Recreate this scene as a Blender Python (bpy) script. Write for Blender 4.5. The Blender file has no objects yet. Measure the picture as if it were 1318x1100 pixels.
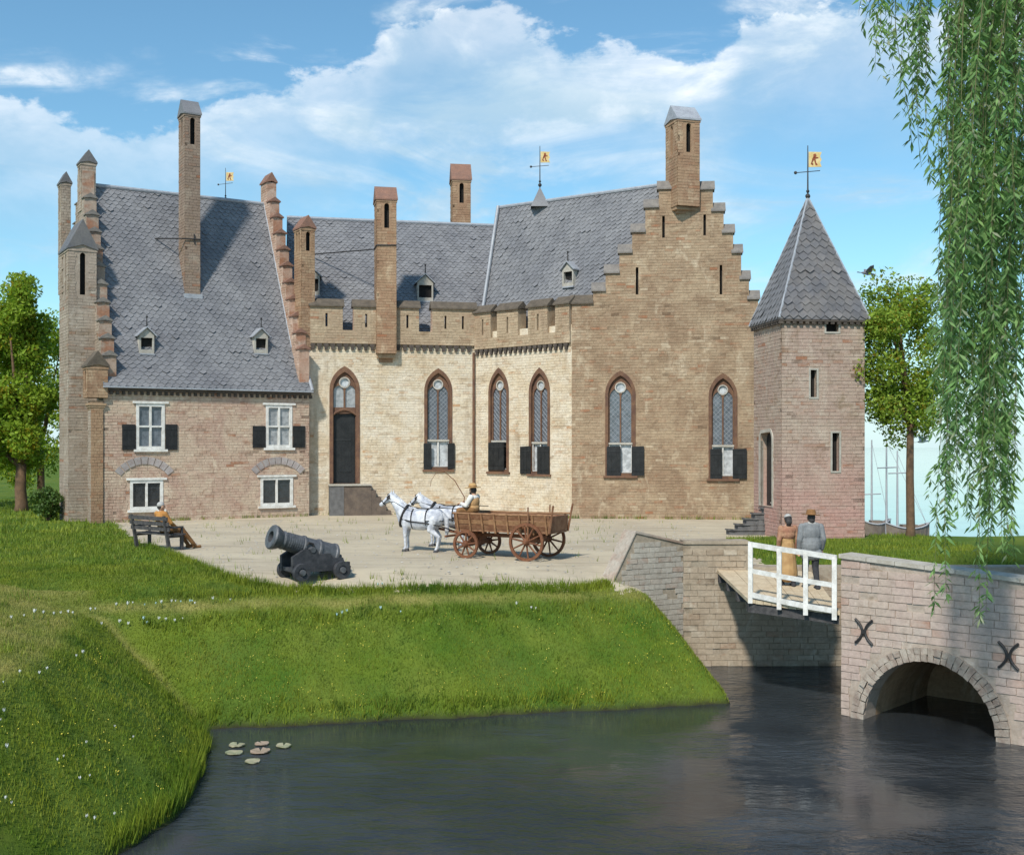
import bpy, bmesh, math, random
import numpy as np
from mathutils import Vector, Matrix, Euler
from mathutils.geometry import tessellate_polygon

R = random.Random(7)
NR = np.random.default_rng(7)
SC = bpy.context.scene
COL = SC.collection

# ------------------------------------------------------------------ camera
F, HZ, CX, H = 1500.0, 572.0, 659.0, 3.1      # focal length, horizon, centre (photo pixels), eye height
cam_d = bpy.data.cameras.new('camera')
cam = bpy.data.objects.new('camera', cam_d); COL.objects.link(cam)
cam.location = (0, 0, H); cam.rotation_euler = (math.radians(90), 0, 0)
cam_d.sensor_width = 36.0; cam_d.lens = 36.0 * F / 1318.0
cam_d.shift_y = (HZ - 550.0) / 1318.0
cam_d.clip_start = 0.1; cam_d.clip_end = 6000
SC.camera = cam

# ------------------------------------------------------------------ light
SUN_EL = math.radians(46); SUN_AZ = math.radians(203)     # azimuth from +Y towards +X
sd = Vector((math.sin(SUN_AZ) * math.cos(SUN_EL), math.cos(SUN_AZ) * math.cos(SUN_EL), math.sin(SUN_EL)))
sl = bpy.data.lights.new('sun', 'SUN'); sun = bpy.data.objects.new('sun', sl); COL.objects.link(sun)
sun.location = sd * 60; sun.rotation_euler = (-sd).to_track_quat('-Z', 'Y').to_euler()
sl.energy = 3.15; sl.angle = math.radians(4.0); sl.color = (1.0, 0.94, 0.84)

W_ = bpy.data.worlds.new('World'); SC.world = W_; W_.use_nodes = True
SC.view_settings.view_transform = 'Standard'; SC.view_settings.look = 'None'
SC.view_settings.gamma = 1.0; SC.view_settings.use_curve_mapping = False
SC.view_settings.exposure = 0.5


class G:                                   # small node-graph helper
    def __init__(s, nt): s.nt = nt; s.n = nt.nodes; s.l = nt.links
    def node(s, t, **kw):
        n = s.n.new(t)
        for k, v in kw.items(): setattr(n, k, v)
        return n
    def put(s, sock, v):
        if isinstance(v, bpy.types.NodeSocket): s.l.new(v, sock)
        elif isinstance(v, (tuple, list)) and len(v) == 3 and sock.type == 'RGBA': sock.default_value = (*v, 1)
        else: sock.default_value = v
    def math(s, op, a, b=0.0, c=0.0, clamp=False):
        n = s.node('ShaderNodeMath', operation=op); n.use_clamp = clamp
        s.put(n.inputs[0], a); s.put(n.inputs[1], b); s.put(n.inputs[2], c)
        return n.outputs[0]
    def mix(s, f, a, b, blend='MIX'):
        n = s.node('ShaderNodeMix', data_type='RGBA', blend_type=blend)
        s.put(n.inputs[0], f); s.put(n.inputs[6], a); s.put(n.inputs[7], b)
        return n.outputs[2]
    def noise(s, vec, scale, detail=4.0, rough=0.55, dist=0.0):
        n = s.node('ShaderNodeTexNoise')
        if vec is not None: s.put(n.inputs['Vector'], vec)
        n.inputs['Scale'].default_value = scale; n.inputs['Detail'].default_value = detail
        n.inputs['Roughness'].default_value = rough; n.inputs['Distortion'].default_value = dist
        return n.outputs[0]
    def rng(s, v, a, b, c=0.0, d=1.0, smooth=True):
        n = s.node('ShaderNodeMapRange'); n.interpolation_type = 'SMOOTHSTEP' if smooth else 'LINEAR'
        s.put(n.inputs[0], v); s.put(n.inputs[1], a); s.put(n.inputs[2], b); s.put(n.inputs[3], c); s.put(n.inputs[4], d)
        return n.outputs[0]
    def ramp(s, v, els, interp='LINEAR'):
        n = s.node('ShaderNodeValToRGB'); cr = n.color_ramp; cr.interpolation = interp
        while len(cr.elements) < len(els): cr.elements.new(0.5)
        for e, (p, c) in zip(cr.elements, els):
            e.position = p; e.color = c if len(c) == 4 else (*c, 1)
        s.put(n.inputs[0], v)
        return n.outputs[0], n.outputs[1]
    def vscale(s, vec, sc):
        n = s.node('ShaderNodeVectorMath', operation='MULTIPLY'); s.put(n.inputs[0], vec); n.inputs[1].default_value = sc
        return n.outputs[0]


# ---- world: physical sky with a bank of clouds laid out by direction
g = G(W_.node_tree); g.n.clear()
sky = g.node('ShaderNodeTexSky', sky_type='NISHITA'); sky.sun_disc = False
sky.sun_elevation = SUN_EL; sky.sun_rotation = SUN_AZ
sky.air_density = 1.0; sky.dust_density = 0.3; sky.ozone_density = 2.0; sky.altitude = 0
tc = g.node('ShaderNodeTexCoord')
sep = g.node('ShaderNodeSeparateXYZ'); g.l.new(tc.outputs['Generated'], sep.inputs[0])
az = g.math('ARCTAN2', sep.outputs[0], sep.outputs[1])
el = g.math('ARCSINE', sep.outputs[2])
stretch = g.vscale(tc.outputs['Generated'], (1, 1, 1.9))
# top line of the cloud bank, elevation (deg) by azimuth (deg)
line = [(-180, 17), (-150, 22), (-110, 15), (-80, 21), (-55, 15), (-35, 18)]
for px, py in [(0, 128), (60, 138), (120, 160), (180, 158), (232, 150), (262, 150), (292, 104), (350, 108), (430, 92), (478, 72), (496, 18), (560, 12),
               (640, 8), (690, 38), (760, 60), (850, 68), (880, 88), (925, 80), (955, 22), (1020, 0), (1110, -6), (1200, 10), (1318, -20)]:
    a = math.degrees(math.atan((px - CX) / F))
    line.append((a, math.degrees(math.atan((HZ - py) / F * math.cos(math.radians(a))))))
line += [(38, 17), (60, 21), (95, 15), (130, 20), (180, 17)]
fc = g.node('ShaderNodeFloatCurve')
cv = fc.mapping.curves[0]
for i, (a, e) in enumerate(line):
    x, y = (a + 180) / 360.0, e / 40.0
    if i == 0: cv.points[0].location = (x, y)
    elif i == len(line) - 1: cv.points[-1].location = (x, y)
    else: cv.points.new(x, y)
for p in cv.points: p.handle_type = 'VECTOR'
fc.mapping.update()
g.put(fc.inputs['Value'], g.math('ADD', g.math('DIVIDE', az, 2 * math.pi), 0.5))
top = g.math('MULTIPLY', fc.outputs[0], math.radians(40))
n1 = g.noise(stretch, 9.0, 10, 0.62, 0.3)
n2 = g.noise(stretch, 26.0, 8, 0.6, 0.2)
n3 = g.noise(g.vscale(tc.outputs['Generated'], (1, 1, 3.4)), 5.0, 8, 0.6, 0.6)
wob = g.math('ADD', g.math('MULTIPLY', g.math('SUBTRACT', n1, 0.5), 0.07), g.math('MULTIPLY', g.math('SUBTRACT', n2, 0.5), 0.055))
below = g.math('ADD', g.math('SUBTRACT', top, el), wob)            # >0 inside the bank
edge = g.rng(below, -0.003, 0.008)
fade = g.rng(below, 0.02, 0.14, 1.0, 0.0)
body = g.math('MULTIPLY', edge, g.math('ADD', g.math('MULTIPLY', fade, 0.5), g.math('MULTIPLY', g.rng(n3, 0.45, 0.68), 0.6)), clamp=True)
wisp = g.math('MULTIPLY', g.math('MULTIPLY', g.rng(n3, 0.49, 0.68), g.rng(el, 0.02, 0.10, 0.1, 0.85)), g.rng(below, -0.05, 0.0))
dens = g.math('MAXIMUM', body, wisp)
crest = g.math('MULTIPLY', g.rng(below, 0.0, 0.06, 1.0, 0.0), g.rng(n2, 0.38, 0.62, 0.4, 1.0))
lit = g.math('ADD', g.math('MULTIPLY', crest, 0.8), g.math('MULTIPLY', g.rng(n1, 0.42, 0.68), 0.6), clamp=True)
ccol = g.mix(lit, (3.5, 4.9, 6.0), (7.9, 8.1, 8.2))
skyc = g.mix(1.0, sky.outputs[0], (0.78, 1.08, 1.08), 'MULTIPLY')
skyc = g.mix(g.rng(el, -0.02, 0.13, 0.8, 0.0), skyc, (4.9, 6.2, 6.9))
fin = g.mix(g.math('MULTIPLY', dens, 0.92), skyc, ccol)
bg = g.node('ShaderNodeBackground'); g.put(bg.inputs[0], fin); bg.inputs[1].default_value = 0.103
wo = g.node('ShaderNodeOutputWorld'); g.l.new(bg.outputs[0], wo.inputs[0])


# ------------------------------------------------------------------ materials
def new_mat(name):
    m = bpy.data.materials.new(name); m.use_nodes = True
    gg = G(m.node_tree); b = m.node_tree.nodes['Principled BSDF']
    geo = gg.node('ShaderNodeNewGeometry')
    return m, gg, b, geo

def mk(name, c1, c2, scale=3.0, rough=0.85, bump=0.3, bscale=40.0, var=0.25, metal=0.0, spec=0.3, island=True):
    m, gg, b, geo = new_mat(name)
    P_ = geo.outputs['Position']
    c = gg.mix(gg.rng(gg.noise(P_, scale, 6, 0.6), 0.3, 0.7), c1, c2)
    v = gg.math('ADD', gg.math('MULTIPLY', gg.noise(P_, bscale * 0.4, 5, 0.65), 0.5), 0.75)
    if island: v = gg.math('MULTIPLY', v, gg.math('ADD', gg.math('MULTIPLY', geo.outputs['Random Per Island'], 2 * var), 1 - var))
    hs = gg.node('ShaderNodeHueSaturation'); gg.put(hs.inputs['Color'], c); gg.put(hs.inputs['Value'], v)
    gg.put(b.inputs['Base Color'], hs.outputs[0])
    gg.put(b.inputs['Roughness'], gg.rng(gg.noise(P_, bscale * 0.5, 3), 0.2, 0.8, rough - 0.1, min(1, rough + 0.1)))
    b.inputs['Metallic'].default_value = metal; b.inputs['Specular IOR Level'].default_value = spec
    if bump:
        bn = gg.node('ShaderNodeBump'); bn.inputs['Strength'].default_value = bump; bn.inputs['Distance'].default_value = 0.02
        gg.put(bn.inputs['Height'], gg.noise(P_, bscale, 6, 0.7)); gg.put(b.inputs['Normal'], bn.outputs[0])
    return m

def brickmat(name, c1, c2, red=(0.30, 0.12, 0.06), dark=(0.09, 0.055, 0.035), pale=(0.62, 0.52, 0.37), rnd='island', stain=(0.22, 0.15, 0.09), pink=None, redpatch=0.35):
    """weathered old brick: warm base in large patches, single bricks redder, darker or paler, damp stains"""
    m, gg, b, geo = new_mat(name)
    P_ = geo.outputs['Position']
    flat = gg.vscale(P_, (1, 1, 1.9))
    base = gg.mix(gg.rng(gg.noise(P_, 0.7, 8, 0.68, 0.6), 0.38, 0.62), c1, c2)
    base = gg.mix(gg.rng(gg.noise(flat, 1.1, 9, 0.7, 1.0), 0.50, 0.70, 0, 0.8), base, stain)
    base = gg.mix(gg.rng(gg.noise(gg.vscale(P_, (1.3, 1.3, 0.8)), 1.0, 8, 0.68, 0.8), 0.53, 0.70, 0, 0.75), base, pale)
    base = gg.mix(gg.math('MULTIPLY', gg.rng(gg.noise(gg.vscale(P_, (2.6, 2.6, 0.22)), 1.0, 7, 0.65, 0.3), 0.52, 0.72, 0, 0.55), gg.rng(gg.noise(P_, 0.5, 4), 0.4, 0.6)), base, tuple(x * 0.8 for x in stain))
    base = gg.mix(gg.rng(gg.noise(gg.vscale(P_, (1, 1, 2.6)), 1.7, 8, 0.75, 0.8), 0.60, 0.68, 0, redpatch), base, red)
    if pink is not None:
        sp = gg.node('ShaderNodeSeparateXYZ'); gg.put(sp.inputs[0], P_)
        base = gg.mix(gg.math('MULTIPLY', gg.rng(sp.outputs[2], 0.3, 4.2, 1, 0), gg.rng(gg.noise(P_, 0.8, 5), 0.3, 0.6, 0.4, 0.9)), base, pink)
    if rnd == 'island': r = geo.outputs['Random Per Island']
    elif rnd == 'object': r = gg.node('ShaderNodeObjectInfo').outputs['Random']
    else: r = None
    if r is not None:
        rc, ra = gg.ramp(r, [(0.0, (*red, 0.72)), (0.04, (*dark, 0.55)), (0.065, (*red, 0.32)), (0.15, (*c2, 0.5)), (0.50, (*c1, 0.25)), (0.82, (*pale, 0.20)), (0.965, (*pale, 0.50))], 'CONSTANT')
        patch = gg.rng(gg.noise(flat, 1.1, 5, 0.65), 0.44, 0.62, 0.18, 1.0)
        base = gg.mix(gg.math('MULTIPLY', ra, patch), base, rc)
    v = gg.math('ADD', gg.math('MULTIPLY', gg.noise(P_, 9, 9, 0.75), 1.1), 0.45)
    hs = gg.node('ShaderNodeHueSaturation'); gg.put(hs.inputs['Color'], base); gg.put(hs.inputs['Value'], v)
    gg.put(b.inputs['Base Color'], hs.outputs[0]); b.inputs['Roughness'].default_value = 0.9
    b.inputs['Specular IOR Level'].default_value = 0.2
    bn = gg.node('ShaderNodeBump'); bn.inputs['Strength'].default_value = 0.45; bn.inputs['Distance'].default_value = 0.02
    gg.put(bn.inputs['Height'], gg.noise(P_, 28, 7, 0.72)); gg.put(b.inputs['Normal'], bn.outputs[0])
    return m

def leafmat(name, c1, c2, c3, scale=0.7, yell=(0.30, 0.27, 0.02), yf=0.1, trans=0.35, attr=None, attrcol=None):
    m, gg, b, geo = new_mat(name)
    P_ = geo.outputs['Position']
    c = gg.mix(gg.rng(gg.noise(P_, scale, 5, 0.6), 0.33, 0.67), c1, c2)
    r = geo.outputs['Random Per Island']
    c = gg.mix(gg.math('MULTIPLY', r, 0.6), c, c3)
    wn = gg.node('ShaderNodeTexWhiteNoise', noise_dimensions='1D'); gg.put(wn.inputs['W'], gg.math('MULTIPLY', r, 771.0))
    c = gg.mix(gg.math('MULTIPLY', gg.math('LESS_THAN', wn.outputs[0], yf), gg.rng(gg.noise(P_, scale * 1.6, 3), 0.45, 0.6)), c, yell)
    hs = gg.node('ShaderNodeHueSaturation'); gg.put(hs.inputs['Color'], c)
    gg.put(hs.inputs['Value'], gg.math('ADD', gg.math('MULTIPLY', wn.outputs[0], 0.7), 0.65)); c = hs.outputs[0]
    if attr: c = gg.mix(gg.rng(gg.noise(P_, 1.3, 6, 0.65), 0.48, 0.68, 0, 0.75), c, (0.035, 0.095, 0.010))
    if attr:
        at = gg.node('ShaderNodeAttribute', attribute_name=attr)
        c = gg.mix(at.outputs['Fac'], c, attrcol)
    gg.put(b.inputs['Base Color'], c); b.inputs['Roughness'].default_value = 0.55; b.inputs['Specular IOR Level'].default_value = 0.25
    if trans:
        t = gg.node('ShaderNodeBsdfTranslucent'); gg.put(t.inputs[0], gg.mix(0.5, c, (0.25, 0.35, 0.03), 'MIX'))
        mx = gg.node('ShaderNodeMixShader'); mx.inputs[0].default_value = trans
        out = m.node_tree.nodes['Material Output']
        gg.l.new(b.outputs[0], mx.inputs[1]); gg.l.new(t.outputs[0], mx.inputs[2]); gg.l.new(mx.outputs[0], out.inputs[0])
    return m

M = {}
M['house'] = brickmat('house_brick', (0.52, 0.41, 0.31), (0.43, 0.295, 0.23), pale=(0.66, 0.56, 0.43), stain=(0.29, 0.17, 0.12))
M['houseside'] = brickmat('house_side_brick', (0.50, 0.42, 0.26), (0.40, 0.32, 0.22))
M['hall'] = brickmat('hall_brick', (0.64, 0.57, 0.46), (0.55, 0.45, 0.32), red=(0.42, 0.22, 0.10), dark=(0.25, 0.16, 0.09), pale=(0.66, 0.58, 0.44), stain=(0.33, 0.235, 0.145))
M['wing'] = brickmat('gable_brick', (0.38, 0.285, 0.19), (0.27, 0.185, 0.12), pale=(0.52, 0.43, 0.31), stain=(0.20, 0.135, 0.085), redpatch=0.5)
M['tower'] = brickmat('tower_brick', (0.41, 0.325, 0.26), (0.37, 0.27, 0.22), pink=(0.46, 0.265, 0.23), pale=(0.50, 0.42, 0.34))
M['chimgrey'] = brickmat('sooty_brick', (0.29, 0.22, 0.17), (0.24, 0.175, 0.135), pale=(0.38, 0.31, 0.24))
M['chim'] = brickmat('chimney_brick', (0.36, 0.24, 0.15), (0.29, 0.175, 0.11), pale=(0.52, 0.40, 0.27))
M['turret'] = brickmat('turret_brick', (0.38, 0.31, 0.25), (0.31, 0.25, 0.20), pale=(0.52, 0.46, 0.38))
M['gablein'] = brickmat('pink_brick', (0.52, 0.38, 0.30), (0.42, 0.28, 0.21), pale=(0.62, 0.52, 0.43))
M['parapet'] = brickmat('parapet_brick', (0.40, 0.31, 0.21), (0.34, 0.25, 0.17), pale=(0.52, 0.42, 0.30))
M['moatwall'] = brickmat('moat_wall_brick', (0.40, 0.33, 0.25), (0.34, 0.27, 0.20), pale=(0.52, 0.47, 0.39), rnd='object', stain=(0.20, 0.16, 0.11))
M['moatwall_m'] = brickmat('moat_wall_mortar', (0.37, 0.31, 0.24), (0.30, 0.25, 0.19), pale=(0.46, 0.42, 0.35), rnd=None, stain=(0.18, 0.14, 0.10))
M['wing_wall'] = brickmat('grey_wall_brick', (0.44, 0.40, 0.34), (0.37, 0.33, 0.28), pale=(0.56, 0.53, 0.47), rnd='object', stain=(0.25, 0.21, 0.17))
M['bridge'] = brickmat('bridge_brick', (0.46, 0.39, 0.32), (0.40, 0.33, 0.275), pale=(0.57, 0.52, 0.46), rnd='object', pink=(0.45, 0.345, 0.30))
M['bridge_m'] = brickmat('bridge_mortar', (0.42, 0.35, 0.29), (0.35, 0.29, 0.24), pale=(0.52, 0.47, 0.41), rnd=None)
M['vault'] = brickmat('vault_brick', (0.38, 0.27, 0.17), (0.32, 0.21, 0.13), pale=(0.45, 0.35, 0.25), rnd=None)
M['voussoir'] = mk('voussoir_stone', (0.42, 0.37, 0.31), (0.26, 0.20, 0.165), 5, 0.9, 0.8, 30, 0.3)
M['lintelstone'] = mk('lintel_brick', (0.40, 0.37, 0.36), (0.30, 0.25, 0.24), 6, 0.9, 0.5, 30, 0.3)
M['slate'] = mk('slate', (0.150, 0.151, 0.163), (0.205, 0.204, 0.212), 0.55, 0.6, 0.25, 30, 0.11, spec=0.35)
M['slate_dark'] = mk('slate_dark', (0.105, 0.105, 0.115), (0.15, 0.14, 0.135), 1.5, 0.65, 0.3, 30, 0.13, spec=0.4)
M['lead'] = mk('lead', (0.34, 0.36, 0.39), (0.27, 0.28, 0.31), 4, 0.5, 0.2, 30, 0.1)
M['coping'] = mk('mossy_coping', (0.085, 0.07, 0.055), (0.13, 0.105, 0.08), 4, 0.9, 0.6, 25, 0.2)
M['coping_grey'] = mk('grey_coping', (0.15, 0.137, 0.128), (0.22, 0.197, 0.175), 4, 0.9, 0.6, 25, 0.2)
M['coping_red'] = mk('rust_coping', (0.25, 0.135, 0.095), (0.19, 0.11, 0.085), 4, 0.9, 0.6, 25, 0.2)
M['white'] = mk('white_paint', (0.76, 0.75, 0.72), (0.55, 0.53, 0.49), 5, 0.55, 0.12, 60, 0.06)
M['black'] = mk('black_paint', (0.014, 0.015, 0.016), (0.025, 0.026, 0.027), 4, 0.5, 0.2, 40, 0.2)
M['surround'] = mk('red_brown_surround', (0.115, 0.062, 0.045), (0.19, 0.105, 0.062), 3, 0.85, 0.5, 40, 0.2)
M['stonetrim'] = mk('stone_trim', (0.46, 0.43, 0.38), (0.36, 0.33, 0.28), 5, 0.85, 0.4, 40, 0.15)
M['iron'] = mk('iron', (0.018, 0.018, 0.020), (0.035, 0.030, 0.028), 8, 0.55, 0.3, 50, 0.1, spec=0.5)
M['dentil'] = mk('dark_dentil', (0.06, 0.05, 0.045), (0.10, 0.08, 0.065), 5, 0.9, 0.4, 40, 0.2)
M['hole'] = mk('hole_shade', (0.012, 0.011, 0.011), (0.02, 0.018, 0.016), 5, 0.95, 0, 40, 0.1)  # near-black colour painted in as the shade inside openings
M['greystone'] = mk('grey_step_stone', (0.15, 0.147, 0.147), (0.09, 0.087, 0.087), 5, 0.85, 0.6, 25, 0.3)
M['brownstone'] = mk('brown_block_stone', (0.15, 0.115, 0.09), (0.10, 0.078, 0.065), 3, 0.9, 0.6, 25, 0.2)
def glass(name, c, rough=0.12):
    m, gg, b, geo = new_mat(name)
    P_ = geo.outputs['Position']
    gg.put(b.inputs['Base Color'], gg.mix(gg.rng(gg.noise(P_, 5, 4), 0.3, 0.7), c, tuple(x * 1.9 for x in c)))
    b.inputs['Roughness'].default_value = rough; b.inputs['Specular IOR Level'].default_value = 0.8
    bn = gg.node('ShaderNodeBump'); bn.inputs['Strength'].default_value = 0.25; bn.inputs['Distance'].default_value = 0.02
    gg.put(bn.inputs['Height'], gg.noise(P_, 7, 3)); gg.put(b.inputs['Normal'], bn.outputs[0])
    return m
M['glass'] = glass('old_glass', (0.075, 0.085, 0.10))
M['glass_pale'] = glass('curtained_glass', (0.20, 0.205, 0.21), 0.25)
M['glass_dark'] = glass('dark_glass', (0.018, 0.02, 0.022))
M['glass_white'] = glass('bright_glass', (0.30, 0.31, 0.32), 0.2)
M['flag'] = mk('gilded_flag', (0.62, 0.44, 0.17), (0.72, 0.58, 0.30), 6, 0.5, 0.1, 40, 0.05)
M['emblem'] = mk('red_emblem', (0.28, 0.07, 0.03), (0.20, 0.06, 0.03), 6, 0.6, 0, 40, 0.1)
M['sand'] = None
M['wood'] = mk('wagon_wood', (0.15, 0.062, 0.030), (0.25, 0.135, 0.075), 6, 0.7, 0.5, 40, 0.3)
M['wood_lt'] = mk('wagon_wood_light', (0.33, 0.185, 0.095), (0.20, 0.10, 0.05), 6, 0.7, 0.4, 40, 0.25)
M['wood_dk'] = mk('wheel_wood', (0.12, 0.048, 0.025), (0.19, 0.078, 0.038), 8, 0.65, 0.4, 40, 0.25)
M['benchwood'] = mk('bench_wood', (0.045, 0.043, 0.045), (0.085, 0.08, 0.08), 8, 0.75, 0.5, 40, 0.3)
M['plank'] = mk('deck_plank', (0.46, 0.36, 0.24), (0.56, 0.46, 0.32), 3, 0.85, 0.5, 30, 0.2)
M['gun'] = mk('gun_metal', (0.075, 0.078, 0.086), (0.15, 0.152, 0.16), 6, 0.5, 0.5, 35, 0.1, metal=0.3, spec=0.5)
M['gunwood'] = mk('gun_carriage', (0.028, 0.030, 0.035), (0.06, 0.06, 0.066), 6, 0.65, 0.5, 35, 0.25)
M['horse'] = mk('white_coat', (0.70, 0.71, 0.74), (0.33, 0.35, 0.41), 4.5, 0.7, 0.2, 30, 0.04)  # blue-grey dapple also paints shading into the white coat
M['mane'] = mk('white_mane', (0.58, 0.58, 0.60), (0.36, 0.37, 0.40), 9, 0.8, 0.5, 50, 0.1)
M['hoof'] = mk('hoof', (0.05, 0.05, 0.06), (0.09, 0.085, 0.085), 9, 0.6, 0.2, 50, 0.1)
M['leather'] = mk('black_leather', (0.015, 0.014, 0.016), (0.03, 0.027, 0.026), 9, 0.5, 0.2, 50, 0.1)
M['skin'] = mk('skin', (0.52, 0.31, 0.21), (0.46, 0.26, 0.17), 9, 0.6, 0.05, 60, 0.02)
M['tan'] = mk('tan_cloth', (0.50, 0.30, 0.14), (0.42, 0.24, 0.11), 6, 0.9, 0.4, 60, 0.05)
M['shirt'] = mk('white_shirt', (0.72, 0.70, 0.66), (0.60, 0.58, 0.54), 6, 0.9, 0.3, 60, 0.05)
M['straw'] = mk('straw_hat', (0.52, 0.34, 0.15), (0.38, 0.22, 0.09), 9, 0.9, 0.4, 60, 0.05)
M['brown'] = mk('brown_cloth', (0.17, 0.085, 0.035), (0.24, 0.125, 0.05), 6, 0.9, 0.3, 60, 0.05)
M['orange'] = mk('ochre_cloth', (0.50, 0.25, 0.07), (0.38, 0.17, 0.05), 6, 0.9, 0.3, 60, 0.05)
M['yellowc'] = mk('yellow_coat', (0.46, 0.30, 0.14), (0.34, 0.20, 0.09), 6, 0.9, 0.3, 60, 0.05)
M['rust'] = mk('rust_shawl', (0.30, 0.14, 0.09), (0.40, 0.24, 0.15), 6, 0.9, 0.3, 60, 0.05)
M['greycoat'] = mk('grey_coat', (0.25, 0.26, 0.27), (0.17, 0.18, 0.19), 5, 0.9, 0.3, 60, 0.05)
M['darkcl'] = mk('dark_trousers', (0.03, 0.032, 0.038), (0.05, 0.05, 0.055), 6, 0.9, 0.3, 60, 0.05)
M['hair'] = mk('dark_hair', (0.03, 0.025, 0.025), (0.06, 0.055, 0.055), 12, 0.6, 0.4, 60, 0.05)
M['greycap'] = mk('grey_cap', (0.45, 0.44, 0.42), (0.33, 0.32, 0.31), 12, 0.85, 0.4, 60, 0.05)
M['bark'] = mk('bark', (0.17, 0.105, 0.060), (0.11, 0.07, 0.045), 5, 0.95, 0.8, 20, 0.1)
M['twig'] = mk('willow_twig', (0.16, 0.18, 0.07), (0.13, 0.11, 0.06), 5, 0.8, 0.2, 20, 0.1)
M['boat'] = mk('boat_hull', (0.24, 0.20, 0.165), (0.16, 0.125, 0.10), 4, 0.7, 0.3, 20, 0.2)
M['mast'] = mk('mast', (0.42, 0.43, 0.45), (0.34, 0.35, 0.37), 4, 0.7, 0.2, 20, 0.1)
M['bird'] = mk('grey_plumage', (0.20, 0.21, 0.23), (0.12, 0.12, 0.14), 9, 0.8, 0.2, 20, 0.2)
M['birdw'] = mk('white_plumage', (0.66, 0.66, 0.66), (0.5, 0.5, 0.52), 9, 0.8, 0.2, 20, 0.1)
M['leaf'] = leafmat('tree_leaf', (0.20, 0.33, 0.03), (0.27, 0.39, 0.035), (0.31, 0.41, 0.05), 0.7, yf=0.40, trans=0.5, yell=(0.36, 0.30, 0.02))
M['leaf_r'] = leafmat('elm_leaf', (0.21, 0.34, 0.04), (0.28, 0.39, 0.05), (0.32, 0.40, 0.06), 1.1, yf=0.3, trans=0.5, yell=(0.34, 0.25, 0.02))
M['leaf_b'] = leafmat('bush_leaf', (0.04, 0.095, 0.02), (0.075, 0.14, 0.028), (0.13, 0.20, 0.055), 2.0, yf=0.0)
M['willow'] = leafmat('willow_leaf', (0.09, 0.23, 0.085), (0.19, 0.35, 0.10), (0.30, 0.43, 0.17), 1.2, yf=0.18, yell=(0.50, 0.55, 0.36), trans=0.5)  # scattered pale leaves are highlights painted into the leaf colour
M['grass'] = leafmat('grass_blade', (0.085, 0.170, 0.012), (0.215, 0.255, 0.022), (0.22, 0.26, 0.03), 0.42, yf=0.05, yell=(0.30, 0.28, 0.05), trans=0.25, attr='dry_sun', attrcol=(0.35, 0.33, 0.10))
M['petal'] = mk('white_petal', (0.76, 0.76, 0.74), (0.66, 0.68, 0.66), 9, 0.6, 0, 40, 0.1)
M['petal_b'] = mk('pale_blue_petal', (0.42, 0.62, 0.64), (0.50, 0.68, 0.68), 9, 0.6, 0, 40, 0.1)
M['petal_y'] = mk('yellow_petal', (0.68, 0.56, 0.05), (0.72, 0.64, 0.14), 9, 0.6, 0, 40, 0.15)
M['stem'] = mk('green_stem', (0.07, 0.14, 0.03), (0.10, 0.18, 0.04), 9, 0.7, 0, 40, 0.1)
M['lily'] = mk('lily_pad', (0.27, 0.30, 0.18), (0.36, 0.32, 0.22), 4, 0.45, 0.2, 30, 0.15)
M['lily_p'] = mk('pink_lily_pad', (0.42, 0.32, 0.25), (0.34, 0.26, 0.19), 4, 0.45, 0.2, 30, 0.15)

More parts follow.
